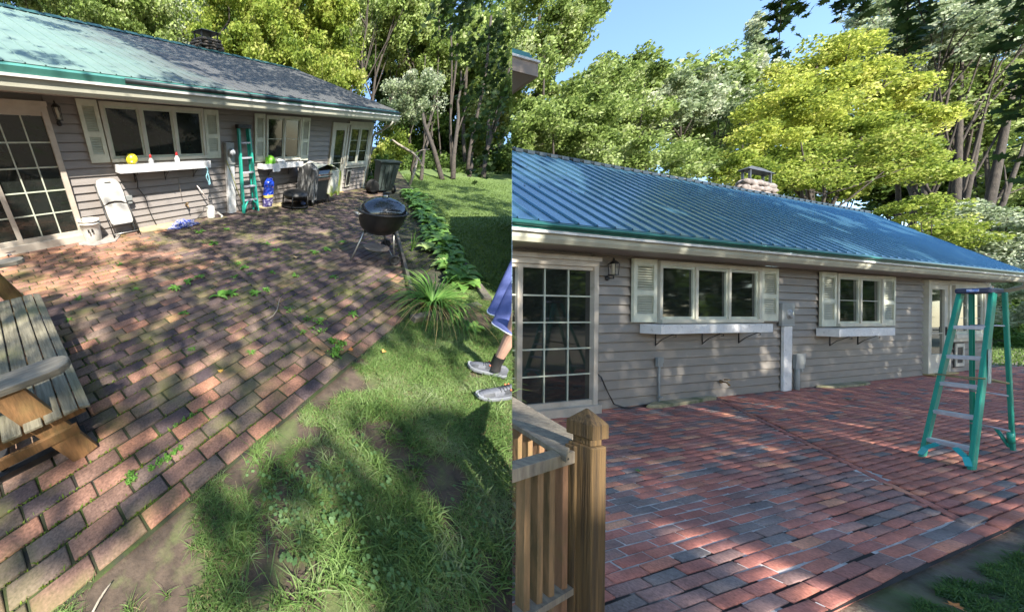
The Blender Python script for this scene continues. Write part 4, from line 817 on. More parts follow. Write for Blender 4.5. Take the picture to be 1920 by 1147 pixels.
hang('cord', 'dark cord hanging from the window box down the sunlit siding', 'cord', [(1.12, -.06, 1.08), (1.15, -.06, .95), (1.14, -.05, .8), (1.25, -.05, .62), (1.27, -.05, .4), (1.32, -.05, .2), (1.38, -.06, .03)], .009, M['black'], 'cord_strand')
hang('wooden_stick', 'thin grey stick standing against the siding beneath the long window box', 'stick', [(2.03, -.05, .92), (2.05, -.06, .5)], .006, M['bark_pale'], 'stick_shaft')
t = thing('rope_loop', 'pale blue rope looped over the right end of the window box', 'rope', S_, (2.62, -.26, 1.1)); m = MB()
m.tube([(2.60 + .03 * math.sin(k * 1.1), -.295 + .008 * math.cos(k), 1.12 - .045 * k) for k in range(9)] + [(2.66, -.30, .78), (2.64, -.3, .9), (2.61, -.295, 1.05)], .013, 7); m.build('rope', mat('pale_blue_rope', (.30, .55, .60), (.2, .42, .48), 30, rough=.7), t)
t = thing('squeegee', 'long handled squeegee leaning on the siding beside the pump sprayer', 'squeegee', S_, (2.86, -.3, 0)); m = MB(); m.tube([(2.45, -.06, .74), (2.88, -.20, .10)], .014, 8); m.build('handle', mat('metal_pole', (.42, .36, .33), (.3, .27, .25), 9, rough=.4, metal=.4), t); m = MB(); m.beam((2.86, -.19, .12), (2.98, -.24, .01), .05, .03); m.beam((2.90, -.30, .012), (3.02, -.16, .012), .03, .02); m.build('blade', M['plastic'], t)
t = thing('pump_sprayer', 'white garden pump sprayer with a black wand on the bricks by the meter cover', 'sprayer', S_, (2.72, -.16, 0)); m = MB(); m.lathe([(.09, 0), (.098, .01), (.10, .03), (.10, .22), (.085, .26), (.04, .285), (.035, .30)], 22, (2.70, -.16, 0)); m.build('tank', M['plastic_w'], t)
m = MB(); m.lathe([(.036, .295), (.036, .32), (.018, .325), (.018, .36), (0, .36)], 12, (2.70, -.16, 0)); m.tube([(2.66, -.16, .38), (2.74, -.16, .38)], .012, 7); m.tube([(2.70, -.16, .34), (2.70, -.16, .38)], .01, 6); m.build('pump_handle', M['black'], t)
m = MB(); m.tube([(2.62, -.18, .24), (2.50, -.2, .28), (2.46, -.2, .18), (2.30, -.2, .06), (2.02, -.22, .03)], .011, 7); m.build('wand', M['black'], t)
hang('garden_pole', 'thin yellow green pole leaning across the electric meter cover', 'pole', [(3.24, -.16, 1.22), (3.66, -.30, .01)], .013, mat('green_cane', (.30, .30, .12), (.22, .2, .09), 12, rough=.6), 'pole_shaft')
# stepladder (used folded on the left, open on the right)
GRN = mat('teal_fibreglass', (.02, .30, .22), (.03, .36, .27), 4, rough=.32, bump=.1, bsc=90); GRN_D = GRN; ALU = mat('step_aluminium', (.62, .60, .66), (.52, .51, .56), 16, rough=.38, metal=.35)
t = thing('stepladder', 'folded green stepladder standing flat against the wall beside the meter', 'ladder', S_, (3.83, -.12, 0))
BL = [(3.60, -.30, 0.), (4.08, -.30, 0.)]; TL_ = [(3.68, -.10, 1.86), (3.98, -.10, 1.86)]
for i in (0, 1): m = MB(); m.beam(BL[i], TL_[i], .055, .06, up=(0, 1, 0)); m.build('front_rail', GRN, t)
for i in (0, 1): m = MB(); sx = (-1, 1)[i]; m.beam((BL[i][0] - sx * .06, -.20, .02), (TL_[i][0] - sx * .03, -.06, 1.84), .035, .03, up=(0, 1, 0)); m.build('rear_rail', GRN, t)
m = MB(); m.box(3.63, 4.03, -.16, -.04, 1.85, 1.93); m.build('top_cap', M['black'], t, bevel=.01)
for k in range(5):
    u = .16 + k * .17; m = MB(); a = np.array(BL[0]) * (1 - u) + np.array(TL_[0]) * u; c = np.array(BL[1]) * (1 - u) + np.array(TL_[1]) * u; m.box(a[0] + .02, c[0] - .02, a[1] - .04, a[1] + .05, a[2] - .015, a[2] + .015); m.build('step', ALU, t)
for sx, x in ((1, 3.62), (-1, 4.06)): m = MB(); m.tube([(x, -.31, .03), (x + sx * .05, -.31, .2), (x + sx * .14, -.29, .29)], [.022, .026, .02], 6); m.build('gusset', GRN, t)
# sack
BLU = mat('blue_sack_print', (.01, .05, .50), (.02, .08, .6), 6, rough=.35); overlay(BLU, (.5, .2, .1), 12, .64, .67); overlay(BLU, (.6, .62, .7), 15, .62, .65, off=3)
BLD = mat('dark_sack_print', (.04, .03, .12), (.35, .33, .42), 13, rough=.4, lo=.5, hi=.6)
t = thing('charcoal_sack', 'blue printed charcoal sack with yellow band slumped against the wall under the short window box', 'sack', S_, (4.62, -.18, .035)); m = MB()
def sackseg(m, z0, z1, x, w0, w1, d, y, mi, n=10):
    vs = []; 
    for q in range(6):
        u = q / 5; z = z0 + (z1 - z0) * u; ww = w0 + (w1 - w0) * u; xx = x(z)
        for k in range(n): a = 2 * math.pi * k / n; vs.append((xx + ww * math.copysign(abs(math.cos(a)) ** .6, math.cos(a)) + .008 * math.sin(z * 40 + k), y(z) + d * math.copysign(abs(math.sin(a)) ** .6, math.sin(a)) + .01 * math.sin(z * 33 + 2 * k), z))
    m.add(vs, [(q * n + k, q * n + (k + 1) % n, (q + 1) * n + (k + 1) % n, (q + 1) * n + k) for q in range(5) for k in range(n)] + [tuple(range(n))[::-1], tuple(range(5 * n, 6 * n))], mi, False)
xf = lambda z: 4.50 + .22 * z; yf = lambda z: -.22 + .12 * z
sackseg(m, .04, .27, xf, .15, .15, .085, yf, 1); sackseg(m, .27, .33, xf, .155, .15, .09, yf, 2); sackseg(m, .33, .66, xf, .16, .14, .08, yf, 0); sackseg(m, .66, .74, xf, .14, .11, .03, yf, 0)
m.build('sack', [BLU, BLD, mat('yellow_band', (.7, .5, .1), (.6, .42, .08), 6)], t)
# on the second window box
LIME = mat('lime_plastic', (.20, .52, .04), (.16, .45, .03), 5, rough=.4)
t = thing('watering_can', 'lime green plastic scoop-shaped can on the short window box', 'watering can', S_, (4.62, -.17, 1.02)); m = MB(); m.lathe([(.10, 0), (.12, .03), (.13, .14), (.10, .20), (.05, .24), (.02, .25)], 8, (4.66, -.17, 1.02)); m.plate([(0, 0), (.16, .10), (.12, .17), (0, .2)], .06, (4.50, -.14, 1.05), (1, 0, 0), (0, 0, 1)); m.build('can_body', LIME, t)
m = MB(); m.tube([(4.56, -.2, 1.14), (4.50, -.2, 1.2), (4.55, -.2, 1.27), (4.66, -.2, 1.27)], .012, 6); m.build('handle', LIME, t)
t = thing('white_rag', 'white rag draped over the edge of the short window box', 'rag', S_, (5.0, -.2, 1.1)); m = MB(); lump(m, (5.02, -.16, 1.11), (.14, .09, .06), 12, f=7, amp=.35); m.add([(4.62 + .07 * i, -.292 - .004 * (i % 2), z) for z in (1.09, .99, .90 + .0) for i in range(5)], [(r * 5 + i, r * 5 + i + 1, (r + 1) * 5 + i + 1, (r + 1) * 5 + i) for r in range(2) for i in range(4)]); m.build('cloth', mat('white_cloth', (.75, .74, .74), (.6, .6, .6), 8, rough=.8), t)
# fire pit
t = thing('fire_pit', 'low round black iron fire pit in front of the covered gas grill', 'fire pit', S_, (5.25, -.62, 0)); m = MB(); FX, FY = 5.20, -.62
m.lathe([(.10, .20), (.26, .22), (.34, .30), (.36, .34), (.35, .34), (.25, .25), (0, .23)], 24, (FX, FY, 0)); m.build('pan', M['black'], t)
m = MB(); m.lathe([(.36, .03), (.38, .045), (.36, .06), (.34, .045), (.36, .03)], 24, (FX, FY, 0)); m.build('base_ring', M['black'], t)
for k in range(4): a = k * math.pi / 2 + .5; m = MB(); m.tube([(FX + .36 * math.cos(a), FY + .36 * math.sin(a), 0), (FX + .34 * math.cos(a), FY + .34 * math.sin(a), .36)], .02, 6); m.build('leg', M['black'], t)
m = MB(); m.lathe([(.36, .345), (.33, .40), (.2, .45), (.03, .47), (0, .47)], 20, (FX, FY, 0)); m.build('mesh_lid', M['black'], t)
t = thing('blue_ball', 'small blue ball on the bricks between fire pit and gas grill', 'ball', S_, gnd('B', 568, 386)); c = gnd('B', 568, 386); m = MB(); m.lathe([(.07 * math.sin(a), .07 - .07 * math.cos(a)) for a in np.linspace(0, math.pi, 10)], 16, tuple(c)); m.build('skin', mat('dull_blue', (.10, .16, .40), (.2, .26, .5), 8, rough=.5), t)
# gas grill with a half removed cover
COV = mat('mildewed_white_cover', (.62, .60, .52), (.44, .44, .36), 5, rough=.8, bump=.4, stretch=(3, 3, .5)); overlay(COV, (.30, .36, .03), 2.4, .50, .62); overlay(COV, (.10, .10, .08), 7, .6, .72, (1, 1, .4), .7, 4)
t = thing('gas_grill', 'black gas grill under a mildewed white cover pulled half off, beside the glazed door', 'grill', S_, (6.1, -.55, 0))
m = MB(); m.box(5.72, 6.42, -.86, -.36, .12, .70); m.build('cabinet', M['black'], t); m = MB()
n = 12; pr = [(-.28 * math.cos(a), .30 * math.sin(a)) for a in np.linspace(0, math.pi, n)]; vs = [(x, -.60 + p[0], .74 + p[1]) for x in (5.68, 6.46) for p in pr]; m.add(vs, [(i, i + 1, n + i + 1, n + i) for i in range(n - 1)] + [tuple(range(n)), tuple(range(n, 2 * n))[::-1]]); m.box(5.68, 6.46, -.88, -.32, .69, .745); m.build('hood', M['enamel'], t)
m = MB(); m.tube([(5.75, -.93, .80), (6.4, -.93, .80)], .015, 8); m.box(5.66, 6.48, -.90, -.88, .66, .72); m.build('handle', mat('copper_edge', (.35, .2, .15), (.25, .15, .12), 8, rough=.4, metal=.5), t)
for x, y in ((5.74, -.84), (6.40, -.84), (5.74, -.38), (6.40, -.38)): m = MB(); m.tube([(x, y, 0), (x, y, .75)], .018, 7); m.build('leg', M['steel'], t)
def drape(m, x0, x1, y0, y1, ztop, zbot, seed, nx=22, bulge=.05):
    ring = []; per = [(x0, y1), (x0, y0), (x1, y0), (x1, y1)]; segs = 9; pts_ = []
    for (a, b_) in zip(per[:-1], per[1:]):
        for k in range(segs): u = k / segs; pts_.append((a[0] + (b_[0] - a[0]) * u, a[1] + (b_[1] - a[1]) * u))
    pts_.append(per[-1]); cx, cy = (x0 + x1) / 2, (y0 + y1) / 2; rows = []; R_ = random.Random(seed); phs = [R_.uniform(0, 6) for _ in pts_]
    for q in range(9):
        u = q / 8; z = ztop + (zbot - ztop) * u; row = []
        for k, p in enumerate(pts_):
            f = 1 + .12 * u * math.sin(k * 1.7 + phs[k] * .3) + .04 * u; row.append((cx + (p[0] - cx) * f, cy + (p[1] - cy) * f, z + (.05 * math.sin(k * .9 + phs[k] * .2) if q == 8 else 0)))
        rows.append(row)
    k = len(pts_); m.add([p for r in rows for p in r], [(q * k + i, q * k + i + 1, (q + 1) * k + i + 1, (q + 1) * k + i) for q in range(8) for i in range(k - 1)], 0, True)
    m.add(rows[0] + [(cx - .1, cy, ztop + .14), (cx + .1, cy, ztop + .16)], [(i, i + 1, k + (0 if i < k / 2 else 1)) for i in range(k - 1)] + [(k // 2, k + 1, k)], 0, True)
m = MB(); drape(m, 6.36, 6.86, -.92, -.32, .86, .22, 3); m.build('cover', COV, t)
m = MB(); drape(m, 5.52, 5.74, -.95, -.4, .95, .15, 5); m.build('cover_flap', mat('dark_cover_lining', (.05, .05, .05), (.38, .37, .35), 6, rough=.8, stretch=(3, 3, .6), lo=.5, hi=.62), t)
m = MB(); m.add([(5.66, -.93, .97), (6.10, -.95, 1.06), (6.75, -.93, .93), (5.66, -.30, .97), (6.1, -.3, 1.1), (6.75, -.30, .96), (5.60, -.97, .55)], [(0, 1, 4, 3), (1, 2, 5, 4), (6, 0, 3)]); m.build('cover_top', COV, t)
# wheeled bin
BIN = mat('dark_green_bin', (.035, .05, .045), (.06, .075, .07), 6, rough=.45); bx, by = gnd('B', 716, 360)[:2]
t = thing('wheeled_bin', 'dark wheeled rubbish bin standing past the house corner', 'bin', S_, (bx, by, 0), rz=-.75); m = MB()
rows_ = [(.27, .25, .08), (.30, .28, .5), (.34, .32, .98)]; vs = [(sx * a, sy * b_, z) for a, b_, z in rows_ for sx, sy in ((-1, -1), (1, -1), (1, 1), (-1, 1))]; m.add(vs, [(q * 4 + i, q * 4 + (i + 1) % 4, (q + 1) * 4 + (i + 1) % 4, (q + 1) * 4 + i) for q in range(2) for i in range(4)] + [(3, 2, 1, 0), (8, 9, 10, 11)])
for k in (-1, 0, 1): m.box(k * .15 - .02, k * .15 + .02, -.325, -.27, .2, .9)
m.build('body', BIN, t, rel=False, bevel=.02); m = MB(); m.box(-.37, .37, -.36, .38, .98, 1.03); m.tube([(-.3, .42, .97), (.3, .42, .97)], .02, 8); m.build('lid', BIN, t, rel=False, bevel=.015)
for sx in (-1, 1):
    m = MB(); m.lathe([(.04, -.03), (.13, -.03), (.14, 0), (.13, .03), (.04, .03)], 20, (sx * .30, -.30, .14), ax='x'); wo = m.build('wheel', M['black'], t, rel=False); m = MB(); m.lathe([(0, -.035), (.05, -.036), (.05, .036), (0, .035)], 12, (sx * .30, -.30, .14), ax='x'); m.build('hub', M['plastic_w'], wo, rel=False)
tx, ty = gnd('B', 697, 363)[:2]
t = thing('tipped_disc', 'black tub tipped on its side between house corner and wheeled bin', 'disc', S_, (tx, ty, 0), rz=-.6); m = MB(); m.lathe([(.17, -.12), (.19, -.08), (.22, .10), (.235, .12), (.22, .13), (.18, -.06), (0, -.08)], 20, (0, 0, .23), ax='y'); m.build('disc', M['black'], t, rel=False)  # lathed shell stands in for a dark wheel-like disc, not identified
# timber edging
W_EDGE = wood('grey_edging_timber', (.14, .12, .10), (.08, .07, .055), (.2, .18, .15), st=(3, 20, 20), moss=(.10, .13, .04))
for nm, lb, p, q, z, wd in (('timber_edging', 'dark timber board holding back the hosta bed along the mossy bricks', (2.22, -5.33), (9.6, -1.12), .06, .05), ('timber_edging', 'low dark timber strip between the hosta bed and the bright lawn', (3.05, -5.98), (11.2, -1.33), .03, .10), ('timber_edging', 'rotting mossy timber lying under the daylily clump', (1.80, -5.50), (2.75, -5.95), .05, .09)):
    t = thing(nm, lb, 'edging', S_, (*p, 0)); m = MB(); m.beam((*p, z / 2 - .02), (*q, z / 2 - .02), wd, z + .06); m.build('board', W_EDGE, t, bevel=.008)
b = MB(); b.add([(2.05, -5.45, -.017), (2.9, -6.1, -.017), (11.3, -1.3, -.017), (10.2, -.8, -.017)], [(0, 1, 2, 3)]); sobj('planting_bed', b, mat('bed_soil', (.05, .04, .03), (.03, .04, .015), 12, rough=1, bump=.8), 'B')
# broad-leaved plants
def rosette(name, label, s, c, n, L, w_, m, seed, up=.6, group=None, droop=.6, seg=4, cat='plant'):
    rg = random.Random(seed); c = np.array(c, float); mb = MB()
    for k in range(n):
        a = rg.uniform(0, 6.283); l = L * rg.uniform(.55, 1.15); u0 = up * rg.uniform(.6, 1.2); d = np.array([math.cos(a), math.sin(a), 0]); sd2 = np.array([-d[1], d[0], 0]); p = c + d * .01; ang_ = math.atan(u0); vs = []
        for j in range(seg + 1):
            f = j / seg; ww = w_ * l / L * (math.sin(math.pi * min(1, f * .93 + .07)) ** .8) * (1 - .0 * f) if w_ > .02 else w_ * (1 - f * .9); tw_ = sd2 * ww / 2
            vs += [p - tw_ + np.array([0, 0, ww * .18]), p, p + tw_ + np.array([0, 0, ww * .18])]
            p = p + (d * math.cos(ang_) + np.array([0, 0, math.sin(ang_)])) * l / seg; ang_ -= droop * rg.uniform(.7, 1.3) * (1.0 / seg) * 2
        for v in vs: pass
        vs = [np.array([v[0], v[1], max(v[2], c[2] + .002)]) for v in vs]
        mb.add(vs, [(j * 3 + i, j * 3 + i + 1, (j + 1) * 3 + i + 1, (j + 1) * 3 + i) for j in range(seg) for i in (0, 1)], 0, True)
    t = thing(name, label, cat, s, c, group=group); mb.build('leaves', m, t); return t
HO = leafmat('hosta_leaf', [(.07, .17, .03), (.13, .26, .05), (.22, .36, .09)], .3, rough=.4, gloss=.5, sc=2); HOY = leafmat('pale_hosta_leaf', [(.18, .28, .07), (.30, .40, .14), (.38, .46, .22)], .3, rough=.45, gloss=.4, sc=2)
WD = leafmat('weed_leaf', [(.08, .20, .03), (.14, .31, .05), (.24, .42, .10)], .35, sc=4); DL = leafmat('daylily_blade', [(.07, .17, .03), (.12, .26, .05), (.22, .32, .08)], .3, sc=2); DRY = leafmat('dry_blade', [(.30, .22, .09), (.42, .32, .14), (.28, .26, .08)], .3, sc=2)
rg = random.Random(9)
for i in range(30):
    u = i / 29; px = 768 + 98 * u ** 1.15 + rg.uniform(-8, 8); py = 362 + 172 * u ** 1.25; c = gnd('B', px, py); 
    rosette('hosta', 'broad leaved green hosta in the crowded row between the patio edging and the bright lawn', 'B', (c[0], c[1], -.01), 26, .40 if i < 20 else .30, .15, HO, 100 + i, up=1.2, group='hostas in the bed', droop=.8)
for i, (px, py, lb) in enumerate(((835, 500, 'large pale ribbed hosta with upright leaves behind the daylily clump'), (800, 470, 'pale hosta nearest the kettle grill wheel'), (862, 510, 'pale hosta at the lawn end of the bed'))):
    c = gnd('B', px, py); rosette('hosta', lb, 'B', (c[0], c[1], -.01), 16, .28, .12, HOY, 140 + i, up=1.3, droop=.8)
c = gnd('B', 808, 575); t0 = rosette('daylily', 'arching daylily clump spilling over the mossy patio corner', 'B', (c[0], c[1], -.01), 190, .85, .020, DL, 7, up=2.0, droop=1.15, seg=7)
rosette('daylily', 'dry straw coloured blades trailing from the daylily onto the bricks', 'B', (c[0] - .05, c[1] + .02, -.01), 60, .95, .014, DRY, 8, up=.9, droop=.8, seg=6)
c = gnd('B', 772, 470); rosette('reed_tuft', 'upright thin reed tuft at the edging by the kettle grill wheel', 'B', (c[0], c[1], -.01), 26, .42, .012, DL, 9, up=6, droop=.15, seg=5)
c = gnd('B', 885, 612); rosette('ground_ivy', 'patch of small round leaves in the grass below the daylily, before the blue shorts', 'B', (c[0], c[1], -.02), 46, .13, .055, HO, 10, up=.7, droop=.7)
t = thing('landscape_fabric', 'crumpled black landscape fabric beside the daylily', 'fabric', 'B', gnd('B', 885, 530)); c = gnd('B', 882, 530); m = MB(); lump(m, (c[0], c[1], .0), (.16, .10, .07), 5, f=7, amp=.4); m.build('fabric', mat('black_fabric', (.02, .022, .025), (.07, .08, .09), 20, rough=.6), t)
# weeds in the joints, one by one
wk = [(410, 556, 13, .12, .045), (432, 552, 12, .11, .04), (330, 541, 14, .09, .03), (352, 530, 12, .09, .03), (375, 520, 10, .07, .025), (345, 588, 9, .06, .02), (480, 551, 12, .08, .028), (460, 503, 10, .08, .028), (512, 512, 9, .07, .02), (590, 474, 12, .11, .03), (612, 468, 10, .1, .03), (400, 457, 14, .10, .03), (375, 436, 14, .12, .03), (425, 431, 10, .09, .03), (224, 497, 14, .07, .018), (255, 543, 10, .06, .015), (150, 560, 10, .06, .015), (555, 518, 9, .07, .02), (500, 545, 8, .07, .02), (470, 660, 9, .05, .014), (360, 655, 10, .04, .014), (440, 520, 8, .06, .02), (568, 622, 8, .04, .014), (625, 520, 8, .08, .02), (660, 590, 8, .07, .02), (500, 458, 9, .1, .02), (640, 455, 8, .09, .02), (520, 470, 8, .1, .02), (600, 600, 8, .05, .015), (130, 600, 8, .05, .012)]
for i, (px, py, n, L, w_) in enumerate(wk):
    c = gnd('B', px, py); rosette('weed', ['largest leafy weed in the middle of the mossy patio', 'weed just right of the largest mid patio weed', 'weed rosette left of the mid patio weeds, facing the bench', 'weed right above the bench-side weed rosette', 'small weed between the bench-side and mid patio weeds', 'little weed in a joint below the bench-side rosettes', 'weed right of mid patio beside the seam', 'weed above the seam, level with the bench seat top', 'small weed near the seam, in front of the fallen tan leaf', "bigger weed left of the kettle grill's left leg", 'weed touching the bigger one left of the kettle grill', 'weed in front of the pump sprayer', 'bushy weed just in front of the blue patterned bag', 'weed in front of the green stepladder foot', 'thin grassy weed between bench and white bucket', "thin weed right of the bench's far end", 'small thin weed at the far bench corner', 'small weed on the seam above the brown leaf', 'small weed between mid patio and the seam', 'thin sprig in the joint right of the orange yellow leaf', 'tiny sprig in the joint above the orange yellow leaf', 'small sprig behind the largest mid patio weed', 'weed beside the forked twig', "weed between the seam and the kettle grill's shadow", 'small weed right of the seam before the daylily tips', 'low weed in the shade before the blue sack', 'low weed in the shade between blue sack and kettle grill', 'low weed in the shade in mid patio before the fire pit', 'small weed on the pinkish bricks right of the seam', 'tiny thin weed nearest the bench seat edge'][i], 'B', (c[0], c[1], .002), n + 4, L * 1.15, w_ * 1.1, WD, 200 + i, up=.7, group='weeds in the mossy joints', droop=.6)
def weedmat(label, pts, n, size, spread, seed):
    rg_ = np.random.default_rng(seed); P = np.concatenate([gnd('B', *p)[None] + np.c_[rg_.normal(0, spread, (n, 2)), rg_.uniform(.005, .03, n)] for p in pts]); V, Fq = leaf_cloud(P, size, rg_, aspect=.8, up=1.5); c = P.mean(0); t = thing('chickweed', label, 'weed', 'B', c); np_mesh('leaves', V, Fq, WD, parent=t, s='B', base=c)
weedmat('bushy light green weed mound at the end of the seam near the lawn', [(632, 655), (640, 645), (628, 665), (622, 640)], 110, .022, .022, 1)
weedmat('creeping weed strip along a joint near the bench leg', [(300, 868), (315, 860), (285, 878), (328, 850), (338, 842)], 60, .014, .010, 2)
weedmat('small weed clump in the joint nearest the bottom left', [(245, 890), (250, 900), (243, 905)], 70, .013, .010, 3)
weedmat('weed strip along the seam between brick fields', [(470, 515), (500, 545), (540, 580), (575, 600), (600, 622), (445, 495), (600, 605)], 50, .02, .03, 4)
weedmat('tiny weeds dotting the second joint row above the bench leg', [(345, 790), (360, 780), (330, 800), (375, 770), (395, 755)], 26, .012, .010, 6)
# moss cushions filling joints
rg2 = np.random.default_rng(31); nm_ = 300000; P = np.c_[rg2.uniform(-2, 8.5, nm_), rg2.uniform(-5.4, -.3, nm_), np.full(nm_, -.010)]
row = np.abs(((P[:, 1] + 5.42) / .127) % 1 - 0); on = (row < .08) | (row > .92); nn = fnoise(P[:, 0], P[:, 1], 1.7, 12); P = P[on & (nn > .49) & in_frame('B', P, 5)]
blades('joint_moss', 'B', P, .016, .009, leafmat('moss_sprigs', [(.08, .13, .01), (.14, .20, .02), (.20, .27, .04)], .2, sc=3), 'bright moss growing along the brick joints', lean=1.0, seed=12)
# clover and dandelion leaves in the grass
CLV = leafmat('clover_leaf', [(.08, .15, .05), (.11, .20, .07), (.15, .24, .09)], .3, sc=4); rgc = np.random.default_rng(8); V = []; Fs = []
spots = [(480, 880), (500, 905), (520, 940), (545, 900), (560, 885), (575, 925), (600, 890), (608, 935), (590, 870), (612, 905), (635, 915), (650, 930), (660, 955), (640, 965), (535, 950), (505, 930), (620, 960), (642, 975), (600, 990), (670, 1030), (690, 1050), (705, 1060), (700, 1090), (730, 1080), (760, 1000), (795, 990), (800, 1010), (720, 980), (560, 1000), (575, 1050), (545, 1040), (525, 1050), (610, 980), (665, 1080), (760, 1100), (790, 1110), (850, 1060), (880, 1040), (900, 990), (930, 980), (830, 1080), (690, 1000), (515, 965), (530, 985), (550, 970), (640, 900), (655, 880), (680, 830), (700, 850), (720, 905), (860, 920), (890, 940)]
n0 = 0
for (px, py) in spots:
    for r_ in range(6):
        c = gnd('B', px + rgc.normal(0, 9), py + rgc.normal(0, 9)); c[2] = .012 + rgc.uniform(0, .02); r = rgc.uniform(.007, .014); a0 = rgc.uniform(0, 6.28); tx_, ty_ = rgc.normal(0, .3, 2)
        if side('B', c[None])[0] < .03: continue
        q = [(c[0] + r * math.cos(a0 + a) * (1 - .35 * (k == 0)), c[1] + r * math.sin(a0 + a) * (1 - .35 * (k == 0)), c[2] + r * (tx_ * math.cos(a) + ty_ * math.sin(a)) - .15 * r * (k % 2)) for k, a in enumerate(np.linspace(0, 2 * math.pi, 9)[:-1])]
        V += q; Fs.append(list(range(n0, n0 + 8))); n0 += 8
o = np_mesh('clover_leaves', np.array(V), np.array(Fs), CLV, s='B', kind='stuff'); o['label'] = 'round creeping leaves dotting the bare soil in the near lawn'
# fallen leaves and twigs
def fallen(lb, s, px, py, size, c1, seed, z=.012):
    c = gnd(s, px, py); c[2] = z; rg_ = np.random.default_rng(seed); t = thing('fallen_leaf', lb, 'leaf', s, c); d = np.array([math.cos(seed), math.sin(seed), 0]); e = np.array([-d[1], d[0], 0]); q = [c + (e * p[0] + d * p[1]) * size + np.array([0, 0, abs(p[0]) * size * .5 + .003]) for p in LOBE0]; m = MB(); m.add(q, [tuple(range(16))]); m.build('leaf_blade', mat('fallen_leaf_%d' % seed, c1, tuple(v * .6 for v in c1), 30, rough=.6), t)
LOBE0 = [(0, -.5), (.12, -.22), (.42, -.34), (.36, -.08), (.62, .10), (.34, .16), (.30, .36), (.13, .28), (0, .62), (-.13, .28), (-.30, .36), (-.34, .16), (-.62, .10), (-.36, -.08), (-.42, -.34), (-.12, -.22)]
fallen('orange yellow fallen leaf on the mossy bricks in mid patio', 'B', 414, 698, .05, (.6, .34, .06), 1); fallen('curled orange leaf beside the bushy weed mound', 'B', 657, 660, .06, (.6, .2, .04), 2, .02); fallen('small orange leaf lying in the grass below the kettle grill', 'B', 719, 662, .05, (.55, .3, .08), 3, .02); fallen('reddish brown leaf on bare soil among round weeds', 'B', 641, 882, .03, (.35, .09, .03), 4, .0)
fallen('small red leaf at the left end of the round weeds', 'B', 585, 877, .02, (.4, .12, .03), 5, .0); fallen('brown leaf on the bricks below the daylily tips', 'B', 590, 563, .09, (.25, .12, .07), 6); fallen('pale tan leaf on the bricks in front of the kettle grill', 'B', 555, 484, .10, (.4, .28, .14), 7)
fallen('green maple leaf on the washed bricks right of the railing post', 'A', 1195, 886, .05, (.08, .18, .03), 8); fallen('brown leaf on the washed bricks before the right stone slab', 'A', 1596, 752, .12, (.12, .07, .03), 9); fallen('dark red leaf on the washed bricks left of the ladder', 'A', 1629, 815, .08, (.2, .05, .03), 10); fallen('orange leaf on the soil at the bottom of the right plot', 'A', 1789, 1138, .05, (.5, .18, .04), 11, .0)
t = thing('twig', 'pale forked twig lying across the seam of the mossy bricks', 'twig', 'B', gnd('B', 520, 590)); m = MB(); T_ = lambda x, y: gnd('B', x, y, .012); m.tube([T_(500, 600), T_(512, 592), T_(520, 580), T_(524, 562), T_(528, 556)], [.006, .008, .008, .006, .003], 6); m.build('stem', M['bark_pale'], t)
t = thing('twig', 'rotting twig on the soil beside the bottom left bricks', 'twig', 'B', gnd('B', 200, 1115)); m = MB(); T_ = lambda x, y: gnd('B', x, y, .005); m.tube([T_(172, 1150), T_(185, 1125), T_(198, 1105), T_(208, 1092)], [.005, .006, .005, .003], 6); m.build('stem', M['bark_pale'], t)
# ---- person, cut by the plot boundary
SK = mat('skin', (.50, .30, .22), (.44, .25, .18), 6, rough=.5); NAVY = mat('blue_jersey_shorts', (.085, .105, .27), (.065, .085, .22), 14, rough=.75, bump=.3, bsc=160); PIP = mat('white_piping', (.7, .72, .78), (.6, .62, .7), 9)
pz = gnd('B', 900, 600); A1 = np.array([1.45, -6.40, 0.]); A2 = np.array([1.33, -6.60, 0.]); t = thing('person', 'person cut by the plot boundary wearing blue shorts, black socks and grey running shoes', 'person', 'B', (1.4, -6.5, 0))
me = bpy.data.meshes.new('body'); hip = (A1 + A2) / 2 + np.array([.12, -.05, .93]); vs = [hip, A1 + (.09, .03, .86), A1 + (.07, .0, .47), A1 + (.02, 0, .10), A2 + (.09, -.02, .86), A2 + (.05, 0, .47), A2 + (.01, 0, .10), hip + (.03, 0, .25), hip + (.05, 0, .5), hip + (.05, 0, .62), hip + (.05, .0, .75)]
vs = [Vector(v) - Vector((1.4, -6.5, 0)) for v in vs]; me.from_pydata(vs, [(0, 1), (1, 2), (2, 3), (0, 4), (4, 5), (5, 6), (0, 7), (7, 8), (8, 9), (9, 10)], [])
bo = bpy.data.objects.new('body', me); col.objects.link(bo); bo.parent = t; LOC[bo.name] = LOC[t.name]; SETOF[bo.name] = 'B'; me.materials.append(SK); bo.modifiers.new('s', 'SKIN')
for v, r in zip(me.skin_vertices[0].data, (.14, .09, .058, .034, .09, .058, .034, .14, .15, .05, .09)): v.radius = (r, r)
me.skin_vertices[0].data[0].use_root = True; ss = bo.modifiers.new('sub', 'SUBSURF'); ss.levels = 2; ss.render_levels = 2; CLIP.append(bo)
GS = mat('grey_mesh_shoe', (.075, .08, .095), (.115, .12, .14), 70, rough=.6, bump=.2, bsc=200); GD = mat('dark_grey_shoe_panel', (.03, .033, .04), (.05, .053, .06), 90, rough=.6); SOLE = mat('pale_sole', (.22, .23, .25), (.17, .18, .2), 20, rough=.5); ORG = mat('orange_eyelet', (.8, .18, .08), (.7, .15, .06), 6)
